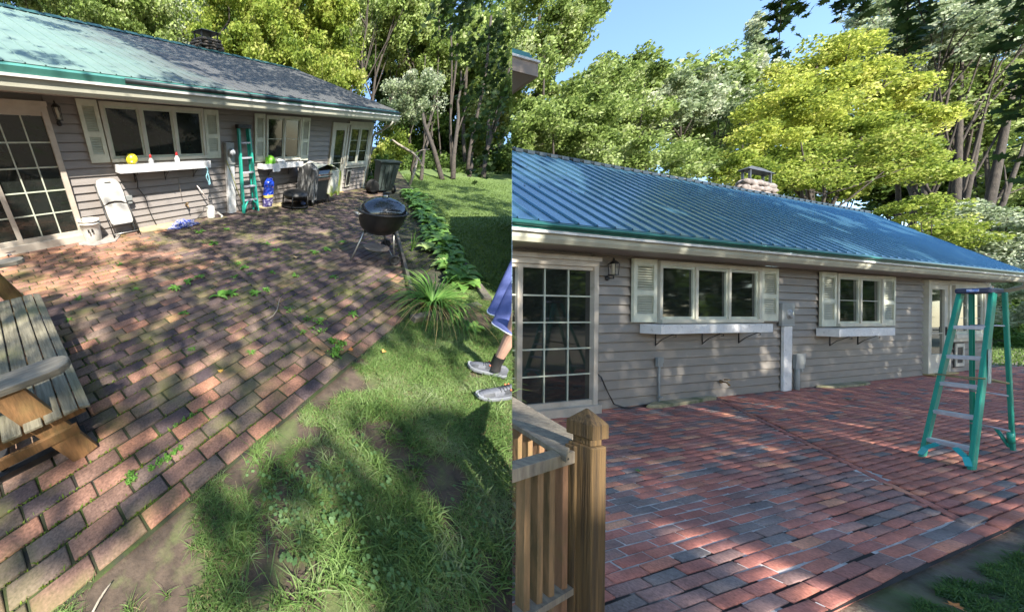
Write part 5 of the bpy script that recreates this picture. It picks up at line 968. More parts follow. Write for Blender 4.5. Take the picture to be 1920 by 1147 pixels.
def shoe(toe, heel, L=None):
    toe = np.array(toe, float); heel = np.array(heel, float); d = heel - toe; d[2] = 0; L = np.linalg.norm(d); d /= L; sd2 = np.array([-d[1], d[0], 0]); 
    st = [(0, .015, .03, .028), (.06, .036, .045, .05), (.18, .048, .05, .066), (.35, .050, .045, .080), (.5, .044, .04, .100), (.62, .038, .038, .118), (.75, .036, .038, .112), (.9, .036, .035, .110), (1, .020, .03, .085)]
    up_ = MB(); sl = MB(); n = 12; vs = []
    for f, w0, w1, h in st:
        for k in range(n): a = math.pi * k / (n - 1); vs.append(toe + d * L * f + sd2 * w0 * math.cos(a) * (1 if math.sin(a) < .5 else .9) + np.array([0, 0, .022 + (h - .022) * math.sin(a) ** .7]))
    up_.add(vs, [(q * n + k, q * n + k + 1, (q + 1) * n + k + 1, (q + 1) * n + k) for q in range(len(st) - 1) for k in range(n - 1)], 0, True); up_.add(vs[:n], [tuple(range(n))]); up_.add(vs[-n:], [tuple(range(n))[::-1]])
    uo = up_.build('shoe', GS, t, clip=True); vs = []
    for f, w0, w1, h in st:
        ww = w0 + .008; lift = .018 * max(0, (.15 - f) / .15); 
        for s1, z in ((-1, 0.0 + lift), (1, 0.0 + lift), (1.04, .016 + lift), (1, .03 + lift * .6), (-1, .03 + lift * .6), (-1.04, .016 + lift)): vs.append(toe + d * (L * (f * 1.03 - .015)) + sd2 * ww * s1 + np.array([0, 0, z]))
    sl.add(vs, [(q * 6 + k, q * 6 + (k + 1) % 6, (q + 1) * 6 + (k + 1) % 6, (q + 1) * 6 + k) for q in range(len(st) - 1) for k in range(6)] + [tuple(range(6)), tuple(range(len(vs) - 6, len(vs)))[::-1]]); sl.build('sole', SOLE, uo, clip=True)
    o_ = MB(); o_.beam(toe + d * L * .02 + (0, 0, .012), toe + d * L * .99 + (0, 0, .002), .09, .012); o_.build('outsole', M['black'], uo, clip=True)
    la = MB()
    for k in range(6):
        f = .36 + k * .05; h = .084 + k * .0065; la.tube([toe + d * L * f + sd2 * .026 + (0, 0, h - .012), toe + d * L * (f + .01) + (0, 0, h + .004), toe + d * L * f - sd2 * .026 + (0, 0, h - .012)], .0035, 5)
        la.tube([toe + d * L * f + sd2 * .026 + (0, 0, h - .012), toe + d * L * (f + .05) + (0, 0, h + .008), toe + d * L * (f + .05) - sd2 * .026 + (0, 0, h - .006)], .0028, 5)
    la.build('laces', GD, uo, clip=True); pn = MB()
    for f0, f1, s1 in ((.07, .24, 1), (.07, .24, -1), (.42, .72, 1), (.42, .72, -1)):
        q = []
        for f in (f0, (f0 + f1) / 2, f1):
            i = min(int(np.searchsorted([s_[0] for s_ in st], f)), len(st) - 1); s0, s2 = st[i - 1], st[i]; u = (f - s0[0]) / (s2[0] - s0[0]); w0 = s0[1] + (s2[1] - s0[1]) * u; h = s0[3] + (s2[3] - s0[3]) * u
            for a in (.35, 1.0): q.append(toe + d * L * f + sd2 * s1 * w0 * math.cos(a) * 1.03 + np.array([0, 0, .023 + (h - .020) * math.sin(a) ** .7 * 1.03]))
        pn.add(q, [(0, 1, 3, 2), (2, 3, 5, 4)])
    pn.build('side_panel', GD, uo, clip=True); og = MB()
    for f in (.5, .56): og.tube([toe + d * L * f + sd2 * .03 + (0, 0, .10), toe + d * L * f + sd2 * .034 + (0, 0, .09)], .006, 5); og.tube([toe + d * L * f - sd2 * .03 + (0, 0, .10), toe + d * L * f - sd2 * .034 + (0, 0, .09)], .006, 5)
    og.build('eyelet', ORG, uo, clip=True)
shoe(gnd('B', 876, 686), A1 + (.05, -.10, 0)); shoe(gnd('B', 893, 745), A2 + (.09, -.10, 0))
for A_ in (A1, A2):
    m = MB(); m.tube([A_ + (.0, -.01, .05), A_ + (.015, 0, .11), A_ + (.025, 0, .19)], [.047, .043, .046], 16, caps=False); m.build('sock', M['black'], t, clip=True)
# shorts: two flared legs rising to the waist
def legcone(hem_c, hem_r, top_c, top_r, seed):
    m = MB(); n = 30; vs = []; hem_c = np.array(hem_c); top_c = np.array(top_c)
    for q in range(9):
        u = q / 8; c = hem_c + (top_c - hem_c) * u; r = np.array(hem_r) * (1 - u) + np.array(top_r) * u
        for k in range(n): a = 2 * math.pi * k / n; f = 1 + .05 * (1 - u) * math.sin(3 * a + seed) + .03 * math.sin(5 * a + seed * 2 + u * 3); vs.append((c[0] + r[0] * f * math.cos(a), c[1] + r[1] * f * math.sin(a), c[2] + .012 * math.sin(2 * a + seed) * (1 - u)))
    m.add(vs, [(q * n + k, q * n + (k + 1) % n, (q + 1) * n + (k + 1) % n, (q + 1) * n + k) for q in range(8) for k in range(n)], 0, True); return m, vs[:n]
so1 = None; HC1 = gnd('B', 944, 585, .46); HC2 = gnd('B', 956, 612, .44); WC = gnd('B', 1010, 450, .92)
for hc, sd_ in ((HC1, 1.0), (HC2, 2.4)):
    m, ring = legcone(hc, (.155, .125), WC + (0, .03 if sd_ < 2 else -.03, 0), (.16, .12), sd_); so1 = m.build('shorts_leg', NAVY, t, clip=True)
    pm = MB(); pm.tube([Vector(r) for r in ring] + [Vector(ring[0])], .005, 6, caps=False); pm.build('piping', PIP, so1, clip=True)
# white leaping cat emblem on the near leg
CAT = [(0, 5.2), (.7, 6.0), (1.2, 6.6), (1.5, 6.1), (2.4, 5.9), (3.6, 5.1), (4.6, 4.2), (5.6, 3.6), (6.7, 3.6), (8, 4.1), (9.5, 4.6), (11, 4.6), (11, 4.1), (9.4, 4.0), (8.3, 3.4), (7.4, 2.7), (6.9, 1.6), (6.9, .2), (6.1, -.6), (5.9, .2), (6.2, 1.6), (5.7, 2.4), (4.6, 2.6), (3.9, 2.9), (3.4, 2.5), (2.7, 2.2), (2.2, 1.5), (1.8, 1.7), (2.3, 2.7), (3.0, 3.5), (2.6, 4.3), (1.6, 4.7), (.7, 4.6), (.2, 4.8)]
nz_ = None
def on_cone(px, py):
    d = ray('B', px, py); best = None                  # intersect the near shorts leg
    for k in np.linspace(1.0, 5, 1600):
        p = CL + d * k; u = (p[2] - HC2[2]) / (WC[2] - HC2[2])
        if not 0 <= u <= 1: continue
        c = HC2 + (WC + (0, -.03, 0) - HC2) * u; r = np.array([.155, .125]) * (1 - u) + np.array([.16, .12]) * u
        if ((p[0] - c[0]) / r[0]) ** 2 + ((p[1] - c[1]) / r[1]) ** 2 < 1.12: return p
    return None
q = [on_cone(924 + x * 2.9, 629 - y * 2.75 - x * .15 + 2) for x, y in CAT]
if all(v is not None for v in q):
    m = MB(); m.add(q, [tuple(range(len(q)))]); m.build('emblem', PIP, so1, clip=True)
# shirt hem
m, ring = legcone(gnd('B', 1010, 498, .86), (.235, .17), gnd('B', 1045, 400, 1.35), (.2, .14), 3.0); m.build('shirt', NAVY, t, clip=True)
#@@OBJ_A
S_ = 'A'
# ================================================================== OBJECTS, right plot
t = thing('stepladder', 'open green stepladder with silver steps standing on the washed bricks', 'ladder', S_, (2.1, -1.86, 0))
FL, FR = np.array([1.50, -1.76, 0.]), np.array([1.36, -1.98, 0.]); TPL, TPR = np.array([1.98, -1.825, 1.62]), np.array([2.0, -1.95, 1.62]); RR_, RL_ = np.array([2.75, -1.93, 0.]), np.array([2.95, -1.73, 0.]); TRR, TRL = np.array([2.22, -1.965, 1.62]), np.array([2.22, -1.835, 1.62])
fwd = (FR - FL) / np.linalg.norm(FR - FL)                        # along the steps
back = np.array([.8, .05, 0.])
def chan(p, q, w1, w2, sgn, nm='front_rail', pr=t):                   # C channel: flange faces front, web faces sideways
    m = MB(); d = (q - p) / np.linalg.norm(q - p); s1 = fwd - d * (fwd @ d); s1 /= np.linalg.norm(s1); s2 = np.array([.997, -.02, 0]) ; s2 -= d * (s2 @ d) * .5; s2 /= np.linalg.norm(s2)
    for a0, a1, b0, b1 in ((-w1 / 2, w1 / 2, 0, .006), (sgn * w1 / 2 - .003, sgn * w1 / 2 + .003, .006, w2), (-w1 / 2, w1 / 2, w2, w2 + .006)):
        vs = [e + s1 * a + s2 * b_ for e in (p, q) for a, b_ in ((a0, b0), (a1, b0), (a1, b1), (a0, b1))]; m.add(vs, [(3, 2, 1, 0), (4, 5, 6, 7), (0, 1, 5, 4), (1, 2, 6, 5), (2, 3, 7, 6), (3, 0, 4, 7)])
    return m.build(nm, GRN, pr, bevel=.002)
chan(FL, TPL, .022, .09, 1); chan(FR, TPR, .022, .09, 1); chan(RR_, TRR, .020, .05, 1, 'rear_rail'); chan(RL_, TRL, .020, .05, -1, 'rear_rail')
for u in (.115, .285, .455, .62, .80):
    a = FL + (TPL - FL) * u; c = FR + (TPR - FR) * u; m = MB(); e = np.array([.10, 0, 0]); m.add([a, c, c + e, a + e, a - (0, 0, .035), c - (0, 0, .035), c + e - (0, 0, .035), a + e - (0, 0, .035)], [(0, 1, 2, 3), (7, 6, 5, 4), (0, 4, 5, 1), (1, 5, 6, 2), (2, 6, 7, 3), (3, 7, 4, 0)])
    for f in (.3, .7): p = a + (c - a) * f - (0, 0, .018); m.lathe([(.008, -.004), (.008, .0), (0, .003)], 8, (p[0] - .003, p[1], p[2]), ax='x')
    m.build('step', ALU, t, bevel=.003)
m = MB(); cc = (TPL + TPR + TRL + TRR) / 4; m.box(TPL[0] - .04, TRL[0] + .05, TPR[1] - .012, TPL[1] + .010, 1.615, 1.665); m.build('top_cap', mat('navy_cap', (.02, .025, .06), (.04, .045, .09), 6, rough=.45), t, bevel=.012)
m = MB(); m.box(TPL[0] - .044, TPL[0] - .040, -1.915, -1.865, 1.63, 1.655); m.build('cap_label', mat('blue_white_label', (.15, .25, .6), (.6, .62, .8), 60, rough=.4, lo=.48, hi=.52), t)
for pr_, u1 in (((FL, FR), 1), ((FR, FL), -1)):
    p, o_ = pr_; d = (o_ - p) / np.linalg.norm(o_ - p); m = MB(); r0 = p + (TPL - FL if u1 > 0 else TPR - FR) * .015; r1 = p + (TPL - FL if u1 > 0 else TPR - FR) * .06 + d * .02; r2 = p + (TPL - FL if u1 > 0 else TPR - FR) * .095 + d * .075
    m.beam(r0, r1, .03, .03, up=tuple(back)); m.beam(r1, r2, .03, .03, up=tuple(back)); m.build('gusset', mat('light_teal_gusset', (.03, .40, .42), (.02, .33, .35), 5, rough=.35), t)
for u, r in ((.13, .010), (.36, .010), (.80, .008)): m = MB(); m.tube([RR_ + (TRR - RR_) * u, RL_ + (TRL - RL_) * u], r, 8); m.build('rear_brace', ALU, t)
m = MB(); m.tube([RR_ + (TRR - RR_) * .12, RR_ + (TRR - RR_) * .05 + (RL_ - RR_) * .0, ], .018, 6); m.tube([RR_ + (TRR - RR_) * .13 + (RL_ - RR_) * .35, RR_ + (TRR - RR_) * .02 + (RL_ - RR_) * .04], .012, 6); m.build('rear_gusset', GRN, t)
m = MB(); hh = .50; q = [FR + (TPR - FR) * hh + (.10, 0, 0), FR + (TPR - FR) * hh - (.01, .02, 0), FL + (TPL - FL) * hh - (.01, -.01, 0), RL_ + (TRL - RL_) * .44, RR_ + (TRR - RR_) * .44, FR + (TPR - FR) * hh + (.10, 0, 0)]; m.tube(q, .009, 6); m.build('tied_rope', mat('tan_rope', (.35, .32, .18), (.28, .25, .14), 30, rough=.8), t)
m = MB(); p = FR + (TPR - FR) * .58; m.box(p[0] + .03, p[0] + .09, p[1] - .022, p[1] - .018, p[2] - .18, p[2] + .14); m.build('warning_sticker', mat('faded_sticker', (.55, .58, .55), (.30, .45, .42), 40, rough=.5), t)
slab('stone_slab', 'long mossy stone slab below the conduit on the washed patio', S_, [(1.30, -.03), (2.75, -.03), (2.78, -.07), (2.72, -.10), (2.45, -.10), (2.3, -.125), (1.75, -.155), (1.20, -.175), (1.05, -.15), (1.0, -.11)], .05, M['stone_slab'])
slab('stone_slab', 'mossy stone slab under the short window box of the clean house', S_, [(6.0, -.04), (7.75, -.03), (7.8, -.09), (7.6, -.16), (6.9, -.19), (6.2, -.15)], .04, M['stone_slab'])
# deck railing
POSTM = wood('treated_post_wood', (.15, .088, .03), (.04, .024, .010), (.23, .145, .05), st=(30, 30, .8)); overlay(POSTM, (.13, .115, .025), 2.5, .58, .72, (1, 1, .6), .6); RAILM = wood('sun_greyed_rail', (.27, .23, .17), (.16, .13, .10), (.36, .31, .23), st=(14, 14, 2.5), moss=(.18, .15, .08)); BALM = wood('orange_baluster', (.27, .14, .075), (.16, .085, .04), (.32, .2, .11), st=(12, 12, 1.5), moss=(.12, .11, .03))
t = thing('deck_railing', 'stained wooden deck railing with a pyramid capped corner post at the washed patio', 'railing', S_, (-3.70, -2.08, 0)); PXc, PYc, hw = -3.672, -2.088, .046
m = MB(); m.box(PXc - hw, PXc + hw, PYc - hw, PYc + hw, -.8, .80); m.box(PXc - hw - .012, PXc + hw + .008, PYc + .01, PYc + hw + .006, -.8, .785); m.build('post', POSTM, t, bevel=.006)
m = MB(); m.box(PXc - hw * .75, PXc + hw * .75, PYc - hw * .75, PYc + hw * .75, .80, .835); hc = hw + .005; m.box(PXc - hc, PXc + hc, PYc - hc, PYc + hc, .835, .90); m.add([(PXc - hc, PYc - hc, .90), (PXc + hc, PYc - hc, .90), (PXc + hc, PYc + hc, .90), (PXc - hc, PYc + hc, .90), (PXc, PYc, .965)], [(0, 1, 4), (1, 2, 4), (2, 3, 4), (3, 0, 4)]); m.build('post_cap', POSTM, t, bevel=.004)
G8 = lambda x, y, z=.77: gnd('A', x, y, z)
a, b_, c, d = G8(965, 745), G8(1078, 812), G8(1062, 856), G8(965, 795); a = a + (a - b_) * .6; d = d + (d - c) * .6; m = MB(); th = np.array([0, 0, .028]); m.add([a, b_, c, d, a - th, b_ - th, c - th, d - th], [(3, 2, 1, 0), (4, 5, 6, 7), (0, 1, 5, 4), (1, 2, 6, 5), (2, 3, 7, 6), (3, 0, 4, 7)]); m.build('top_rail', RAILM, t, clip=True, bevel=.004)
m = MB(); m.beam((a + d) / 2 - (0, 0, .05), (b_ + c) / 2 - (0, 0, .05), .035, .06); m.build('side_rail', RAILM, t, clip=True)
for k in range(7):
    u = .96 - k * .135; p = (a + d) / 2 * (1 - u) + (b_ + c) / 2 * u; 
    if side('A', p[None])[0] > .02: m = MB(); m.box(p[0] - .018, p[0] + .018, p[1] - .018, p[1] + .018, -.2, .69); m.build('baluster', BALM, t, bevel=.002)
p0, p1 = G8(1066, 852, .735), G8(930, 893, .735); m = MB(); m.beam(p0, p1, .05, .055); rb = m.build('cross_rail', RAILM, t, clip=True, bevel=.003)
m = MB(); e = p0 + (p1 - p0) * .12 - (0, .028, 0) + (0, 0, .004); m.lathe([(.006, 0), (.006, .003), (0, .004)], 8, (e[0], e[1], e[2]), ax='y'); m.build('bolt', M['black'], rb)
for k, x in enumerate((1054, 1027, 1004, 980)):
    p = gnd('A', x, 880, .70); q0 = p0 + (p1 - p0) * ((1066 - x) / 136.); m = MB(); m.box(q0[0] - .0165, q0[0] + .0165, q0[1] - .012, q0[1] + .026, -.3, .715); m.build('baluster', BALM if k in (0,) else wood('shaded_baluster', (.26, .15, .07), (.10, .07, .03), (.3, .2, .1), st=(12, 12, 1.5)), t, clip=True, bevel=.002)  # darker copy of the baluster wood, shade put into its colour
m = MB(); m.beam(p0 - (0, 0, .62), p1 - (0, 0, .62), .05, .03); m.beam((a + d) / 2 - (0, 0, .60), (b_ + c) / 2 - (0, 0, .60), .04, .03); m.build('bottom_rail', RAILM, t, clip=True)
# ================================================================== TREES of the left plot
tr = tree
tr('tree', 'green leafy tree high behind the grimy roof, at its far left end', 'tree', 'B', [(60, -30, 75, 45, 13), (150, 5, 60, 40, 13), (10, -40, 60, 40, 12)], 'green', seed=1)
tr('tree', 'tall green tree behind the grimy roof midway between its left end and the chimney', 'tree', 'B', [(240, 30, 75, 60, 14.5), (300, 60, 60, 65, 15), (205, 0, 60, 50, 14)], 'green', seed=2, dens=.8)
tr('tree', 'pale sunlit tree with sky showing through, just left of the dark chimney', 'tree', 'B', [(335, 40, 45, 70, 17), (350, -20, 50, 50, 17)], 'pale', seed=3, dens=.6)
tr('maple_tree', 'bright yellow green tree directly behind the dark chimney', 'tree', 'B', [(430, 45, 80, 80, 16), (500, 90, 70, 70, 16), (385, 100, 40, 40, 15)], 'lime', seed=4, dens=1.1)
tr('maple_tree', 'large yellowing tree to the right of the dark chimney', 'tree', 'B', [(560, 40, 85, 80, 17), (600, 110, 70, 70, 17), (540, 130, 60, 45, 16), (625, 60, 50, 80, 17)], 'lime', seed=5, dens=1.1, limbs=10)
tr('young_maple', 'low lime green sapling leaning over the roof rake', 'tree', 'B', [(620, 150, 40, 30, 14.5), (655, 165, 40, 25, 14.5), (590, 125, 40, 25, 14.5)], 'lime', seed=6, leaf=.14, trunk=.07)
tr('tree', 'forked grey trunked tree rising behind the roof rake', 'tree', 'B', [(690, 10, 50, 70, 20), (745, 30, 55, 80, 20), (650, 80, 40, 60, 21)], 'green', seed=7, forks=3, limbs=6, trunk=.13, dens=.7, base=at_depth('B', 675, 190, 19) * (1, 1, 0))
tr('tree', 'slender double trunked tree left of the hanging dark leaves', 'tree', 'B', [(770, 70, 55, 70, 22), (800, 120, 50, 60, 22)], 'green', seed=8, forks=2, trunk=.11, dens=.7, base=at_depth('B', 725, 200, 21) * (1, 1, 0))
tr('pale_shrub_tree', 'small tree with whitish leaves off the house corner', 'tree', 'B', [(760, 175, 42, 35, 13), (795, 185, 38, 40, 13), (745, 205, 35, 25, 13)], 'pale', seed=9, leaf=.13, trunk=.06, base=at_depth('B', 785, 290, 14) * (1, 1, 0), dens=1.1)
tr('shrub', 'yellow tinged shrub low against the house corner, above the wheeled bin', 'shrub', 'B', [(725, 265, 32, 28, 13.5), (745, 285, 30, 26, 13.5), (715, 300, 25, 30, 13)], 'lime', seed=10, leaf=.12, trunk=.05, limbs=4)
tr('shrub', 'dark green bush on the ground between house corner and wheeled bin', 'shrub', 'B', [(708, 325, 25, 28, 12.3), (722, 315, 18, 28, 12.5)], 'hedge', seed=11, leaf=.12, trunk=.04, limbs=3)
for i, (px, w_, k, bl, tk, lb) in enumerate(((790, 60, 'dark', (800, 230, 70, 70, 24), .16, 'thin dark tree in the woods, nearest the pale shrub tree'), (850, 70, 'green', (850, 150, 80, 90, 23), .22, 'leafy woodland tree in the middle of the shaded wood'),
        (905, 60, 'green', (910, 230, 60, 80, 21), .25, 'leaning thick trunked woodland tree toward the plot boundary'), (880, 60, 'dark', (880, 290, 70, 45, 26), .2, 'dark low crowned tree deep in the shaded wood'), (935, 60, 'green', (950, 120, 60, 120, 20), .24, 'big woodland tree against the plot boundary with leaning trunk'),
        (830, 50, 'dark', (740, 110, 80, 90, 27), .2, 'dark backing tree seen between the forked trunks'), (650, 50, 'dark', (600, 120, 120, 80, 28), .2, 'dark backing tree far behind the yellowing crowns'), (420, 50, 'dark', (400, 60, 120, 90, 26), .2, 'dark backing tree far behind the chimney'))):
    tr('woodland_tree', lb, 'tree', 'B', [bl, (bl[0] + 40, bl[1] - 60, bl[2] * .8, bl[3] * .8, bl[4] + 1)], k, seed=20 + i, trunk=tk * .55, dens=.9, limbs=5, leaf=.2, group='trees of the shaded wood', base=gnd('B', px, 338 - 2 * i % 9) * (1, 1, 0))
# bare trunks and undergrowth in the wood
tk = [(768, 345, 800, 250, .07), (783, 345, 795, 190, .05), (800, 346, 812, 230, .09), (835, 346, 850, 180, .10), (862, 346, 872, 170, .14), (872, 346, 905, 150, .12), (893, 345, 940, 190, .16), (912, 345, 955, 205, .13), (752, 345, 770, 260, .05), (815, 344, 822, 150, .06), (845, 345, 846, 160, .07)]
for i, (x0, y0, x1, y1, r) in enumerate(tk):
    p = at_depth('B', x0, y0, 17.5 + (i * 37 % 5)); p[2] = -.05; q = at_depth('B', x1, y1, 17.5 + (i * 37 % 5)); q = p + (q - p)
    m = MB(); pl = [p + (q - p) * u + np.array([math.sin(u * 5 + i), math.cos(u * 4 + i), 0]) * .12 for u in np.linspace(0, 1.7, 9)]
    if (side('B', np.array(pl)) > .1).all() or True:
        pl = [v for v in pl if side('B', np.array([v]))[0] > .1]
        if len(pl) > 2:
            t = thing('bare_trunk', ['slim grey trunk right behind the dead branch', 'very thin sapling trunk just right of the dead branch', 'grey trunk third from the house in the shaded wood', 'straight dark trunk in the middle of the shaded wood', 'thick grey trunk left of the two leaning trunks in the wood', 'trunk leaning right, left of the two most slanting trunks', 'strongly slanting thick trunk rising from the far lawn edge', 'rightmost slanting trunk, nearest the plot boundary', 'thin trunk standing closest to the house in the wood', 'thin dark trunk between the third and the straight dark trunk', 'slender upright trunk beside the thick grey trunk in the wood'][i], 'tree', 'B', p, group='bare trunks of the wood')
            m.tube(pl, [r * .8 * (1 - .35 * j / len(pl)) for j in range(len(pl))], 7); m.build('trunk', M['bark'], t)
t = thing('dead_branch', 'crooked pale dead branch hooked over the lawn edge behind the wheeled bin', 'branch', 'B', at_depth('B', 772, 345, 12.8) * (1, 1, 0))
D = lambda x, y: at_depth('B', x, y, 12.8); m = MB(); m.tube([D(768, 348), D(778, 318), D(782, 300)], [.06, .05, .04], 7); m.tube([D(735, 262), D(748, 272), D(760, 279), D(775, 288), D(786, 300), D(793, 316)], [.03, .05, .05, .045, .04, .02], 7); m.tube([D(782, 300), D(775, 288), D(790, 282), D(805, 280)], [.03, .03, .02, .012], 6); m.build('branch', M['bark_pale'], t)
rng = np.random.default_rng(77)
PU = []
for (px, py, rx, ry, dp) in ((800, 320, 90, 30, 20), (900, 325, 80, 26, 20), (950, 300, 50, 40, 19), (740, 320, 40, 30, 18), (860, 330, 90, 14, 18.5), (940, 335, 50, 10, 18)):
    c = at_depth('B', px, py, dp); PU.append(blob_points(9000, c, (rx / F * dp, rx / F * dp * .5, ry / F * dp), rng, shell=.3, clumps=90, cr=.3))
P = np.concatenate(PU); P = P[(side('B', P) > .04) & (P[:, 2] > -.05)]; V, Fq = leaf_cloud(P, .16, rng); o = np_mesh('undergrowth', V, Fq, LEAF['dark'], s='B', kind='stuff'); o['label'] = 'dense shaded undergrowth at the foot of the wood'
PU = []
for (px, py, rx, ry, dp) in ((120, 0, 160, 70, 20), (330, 40, 160, 90, 24), (560, 80, 180, 100, 27), (760, 120, 130, 130, 30), (900, 140, 120, 180, 30), (850, 290, 160, 60, 30)):
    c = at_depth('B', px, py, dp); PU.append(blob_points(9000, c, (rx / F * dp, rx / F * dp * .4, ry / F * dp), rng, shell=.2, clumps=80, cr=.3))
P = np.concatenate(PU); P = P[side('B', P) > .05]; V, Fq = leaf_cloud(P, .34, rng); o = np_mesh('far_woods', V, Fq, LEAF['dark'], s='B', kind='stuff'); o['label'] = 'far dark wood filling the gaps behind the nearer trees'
# maple leaves, five-lobed, for the branches hanging near the viewer
LOBE = np.array([(0, -.5), (.12, -.22), (.42, -.34), (.36, -.08), (.62, .10), (.34, .16), (.30, .36), (.13, .28), (0, .62), (-.13, .28), (-.30, .36), (-.34, .16), (-.62, .10), (-.36, -.08), (-.42, -.34), (-.12, -.22)])
def maple(name, label, s, sprays, m, size, seed, twigm='bark', dens=1.0):
    rng = np.random.default_rng(seed); V = []; Fs = []; tw = MB(); n0 = 0; base = None
    for (x0, y0, x1, y1, r, n, dp) in sprays:
        a = at_depth(s, x0, y0, dp); b_ = at_depth(s, x1, y1, dp * (1 + rng.uniform(-.08, .08)))
        if base is None: base = a
        mid = (a + b_) / 2 + rng.normal(0, .03, 3) * dp * .2
        if (side(s, np.array([a, mid, b_])) > .02).all(): tw.tube([a, mid, b_], [.006 * dp / 3, .004 * dp / 3, .002 * dp / 3], 5)
        for k in range(int(n * dens)):
            u = rng.random(); c = a + (b_ - a) * u + rng.normal(0, 1, 3) * r / F * dp * (.5, .5, .5)
            if side(s, c[None])[0] < size * .7: continue
            N_ = rng.normal(0, 1, 3) + np.array([0, 0, 1.0]); N_ /= np.linalg.norm(N_); d = rng.normal(0, .6, 3) + np.array([0, 0, -1.2]); d -= N_ * (d @ N_); d /= np.linalg.norm(d); e = np.cross(N_, d); L = size * rng.uniform(.6, 1.15)
            q = [c + (e * p[0] + d * p[1]) * L + N_ * (abs(p[0]) * .25 * L * rng.uniform(.3, 1)) for p in LOBE]; V += q; Fs.append(list(range(n0, n0 + 16))); n0 += 16
    t = thing(name, label, 'branch', s, base)
    me = MB(); me.add(V, Fs); me.build('leaves', m, t); tw.build('twig', M['bark'], t); return t
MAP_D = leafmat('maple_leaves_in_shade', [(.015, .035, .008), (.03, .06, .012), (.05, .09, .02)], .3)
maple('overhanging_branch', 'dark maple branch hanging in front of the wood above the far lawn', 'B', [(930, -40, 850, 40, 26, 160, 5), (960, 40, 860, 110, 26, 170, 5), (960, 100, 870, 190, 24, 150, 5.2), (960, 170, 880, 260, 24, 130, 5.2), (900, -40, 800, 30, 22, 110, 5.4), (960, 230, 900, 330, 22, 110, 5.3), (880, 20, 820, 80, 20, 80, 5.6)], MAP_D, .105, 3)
# ================================================================== TREES of the right plot
tr('tree', 'huge pale green tree above the blue roof at the left end of the right plot', 'tree', 'A', [(1010, 40, 95, 80, 16), (1065, 60, 70, 60, 16.5), (985, 140, 60, 80, 15.5), (1085, 20, 40, 45, 17)], 'green', seed=40, trunk=.3, limbs=10, dens=.85)
tr('tree', 'sunlit tree low above the blue roof with an arching dark limb', 'tree', 'A', [(1040, 230, 85, 65, 14.5), (990, 250, 50, 50, 14), (1110, 190, 70, 70, 15.5)], 'green', seed=41, trunk=.22, dens=.85)
tr('tree', 'light green tree between the huge left tree and the open sky', 'tree', 'A', [(1165, 165, 62, 58, 18), (1198, 120, 32, 30, 18.5), (1160, 235, 70, 60, 17.5)], 'green', seed=42, dens=.85)
tr('tree', 'silvery leaved tree in the middle below the open blue sky', 'tree', 'A', [(1275, 158, 60, 45, 19), (1240, 215, 70, 65, 18), (1310, 205, 52, 62, 19)], 'pale', seed=43, dens=.85)
tr('tree', 'round topped green tree with bare grey twigs left of the yellow tree', 'tree', 'A', [(1340, 138, 48, 42, 20), (1365, 195, 42, 52, 20), (1320, 270, 45, 45, 19)], 'green', seed=44, dens=.6, limbs=9)
tr('tree', 'narrow tall feathery tree reaching into the sky beside the yellow tree', 'tree', 'A', [(1418, 65, 20, 55, 22), (1405, 145, 28, 55, 22), (1422, 125, 24, 55, 22)], 'pale', seed=45, dens=.75)
tr('tree', 'low sunlit tree just above the roof ridge left of the stone chimney', 'tree', 'A', [(1200, 300, 70, 40, 15), (1290, 310, 60, 40, 15.5), (1110, 290, 60, 40, 14.5)], 'green', seed=46, dens=.9, leaf=.15)
tr('maple_tree', 'big bright yellow tree behind the stone chimney and roof', 'tree', 'A', [(1530, 150, 70, 70, 16), (1475, 210, 75, 60, 15.5), (1590, 190, 70, 70, 16), (1550, 110, 45, 40, 16.5), (1420, 280, 60, 50, 15), (1660, 255, 60, 45, 15.5), (1620, 150, 40, 45, 16)], 'yellow', seed=47, trunk=.22, limbs=14, dens=1.05, leaf=.14)
tr('maple_tree', 'greener lower tree under the yellow crown beside the chimney', 'tree', 'A', [(1540, 300, 110, 55, 15.5), (1470, 340, 70, 40, 14.5), (1630, 330, 75, 50, 15.5), (1680, 310, 50, 40, 15.5), (1380, 330, 40, 35, 14.5)], 'lime', seed=48, dens=1.0, leaf=.14)
tr('tree', 'large tree with pale spreading limbs at the upper right', 'tree', 'A', [(1680, 60, 80, 80, 19), (1760, 90, 90, 80, 18), (1850, 70, 80, 90, 18)], 'pale', seed=49, trunk=.15, limbs=12, forks=3, dens=.85, base=at_depth('A', 1790, 500, 17) * (1, 1, 0))
tr('tree', 'green tree with two dark leaning trunks right of the yellow tree', 'tree', 'A', [(1760, 220, 90, 80, 19), (1860, 210, 80, 90, 18.5), (1700, 200, 50, 60, 19), (1900, 330, 50, 70, 18)], 'green', seed=50, trunk=.15, limbs=8, forks=2, dens=.8, base=at_depth('A', 1855, 500, 17) * (1, 1, 0))
tr('young_maple', 'yellow green sapling spray over the right slope of the blue roof', 'tree', 'A', [(1740, 435, 50, 22, 14.5), (1690, 400, 45, 25, 14.5), (1800, 450, 35, 20, 14.5)], 'lime', seed=51, trunk=.06, leaf=.13)
tr('pale_shrub_tree', 'whitish leaved small tree beyond the roof corner and gutter', 'tree', 'A', [(1870, 440, 60, 45, 14.5), (1900, 500, 40, 50, 14), (1890, 570, 40, 40, 14), (1820, 420, 40, 40, 15)], 'pale', seed=52, leaf=.13, trunk=.08, dens=1.1)
tr('clipped_shrub', 'rounded dark green shrub behind the ladder past the house corner', 'shrub', 'A', [(1868, 640, 30, 45, 13.5), (1900, 650, 30, 40, 14.2)], 'hedge', seed=53, leaf=.09, dens=2.2, trunk=.05, limbs=3)
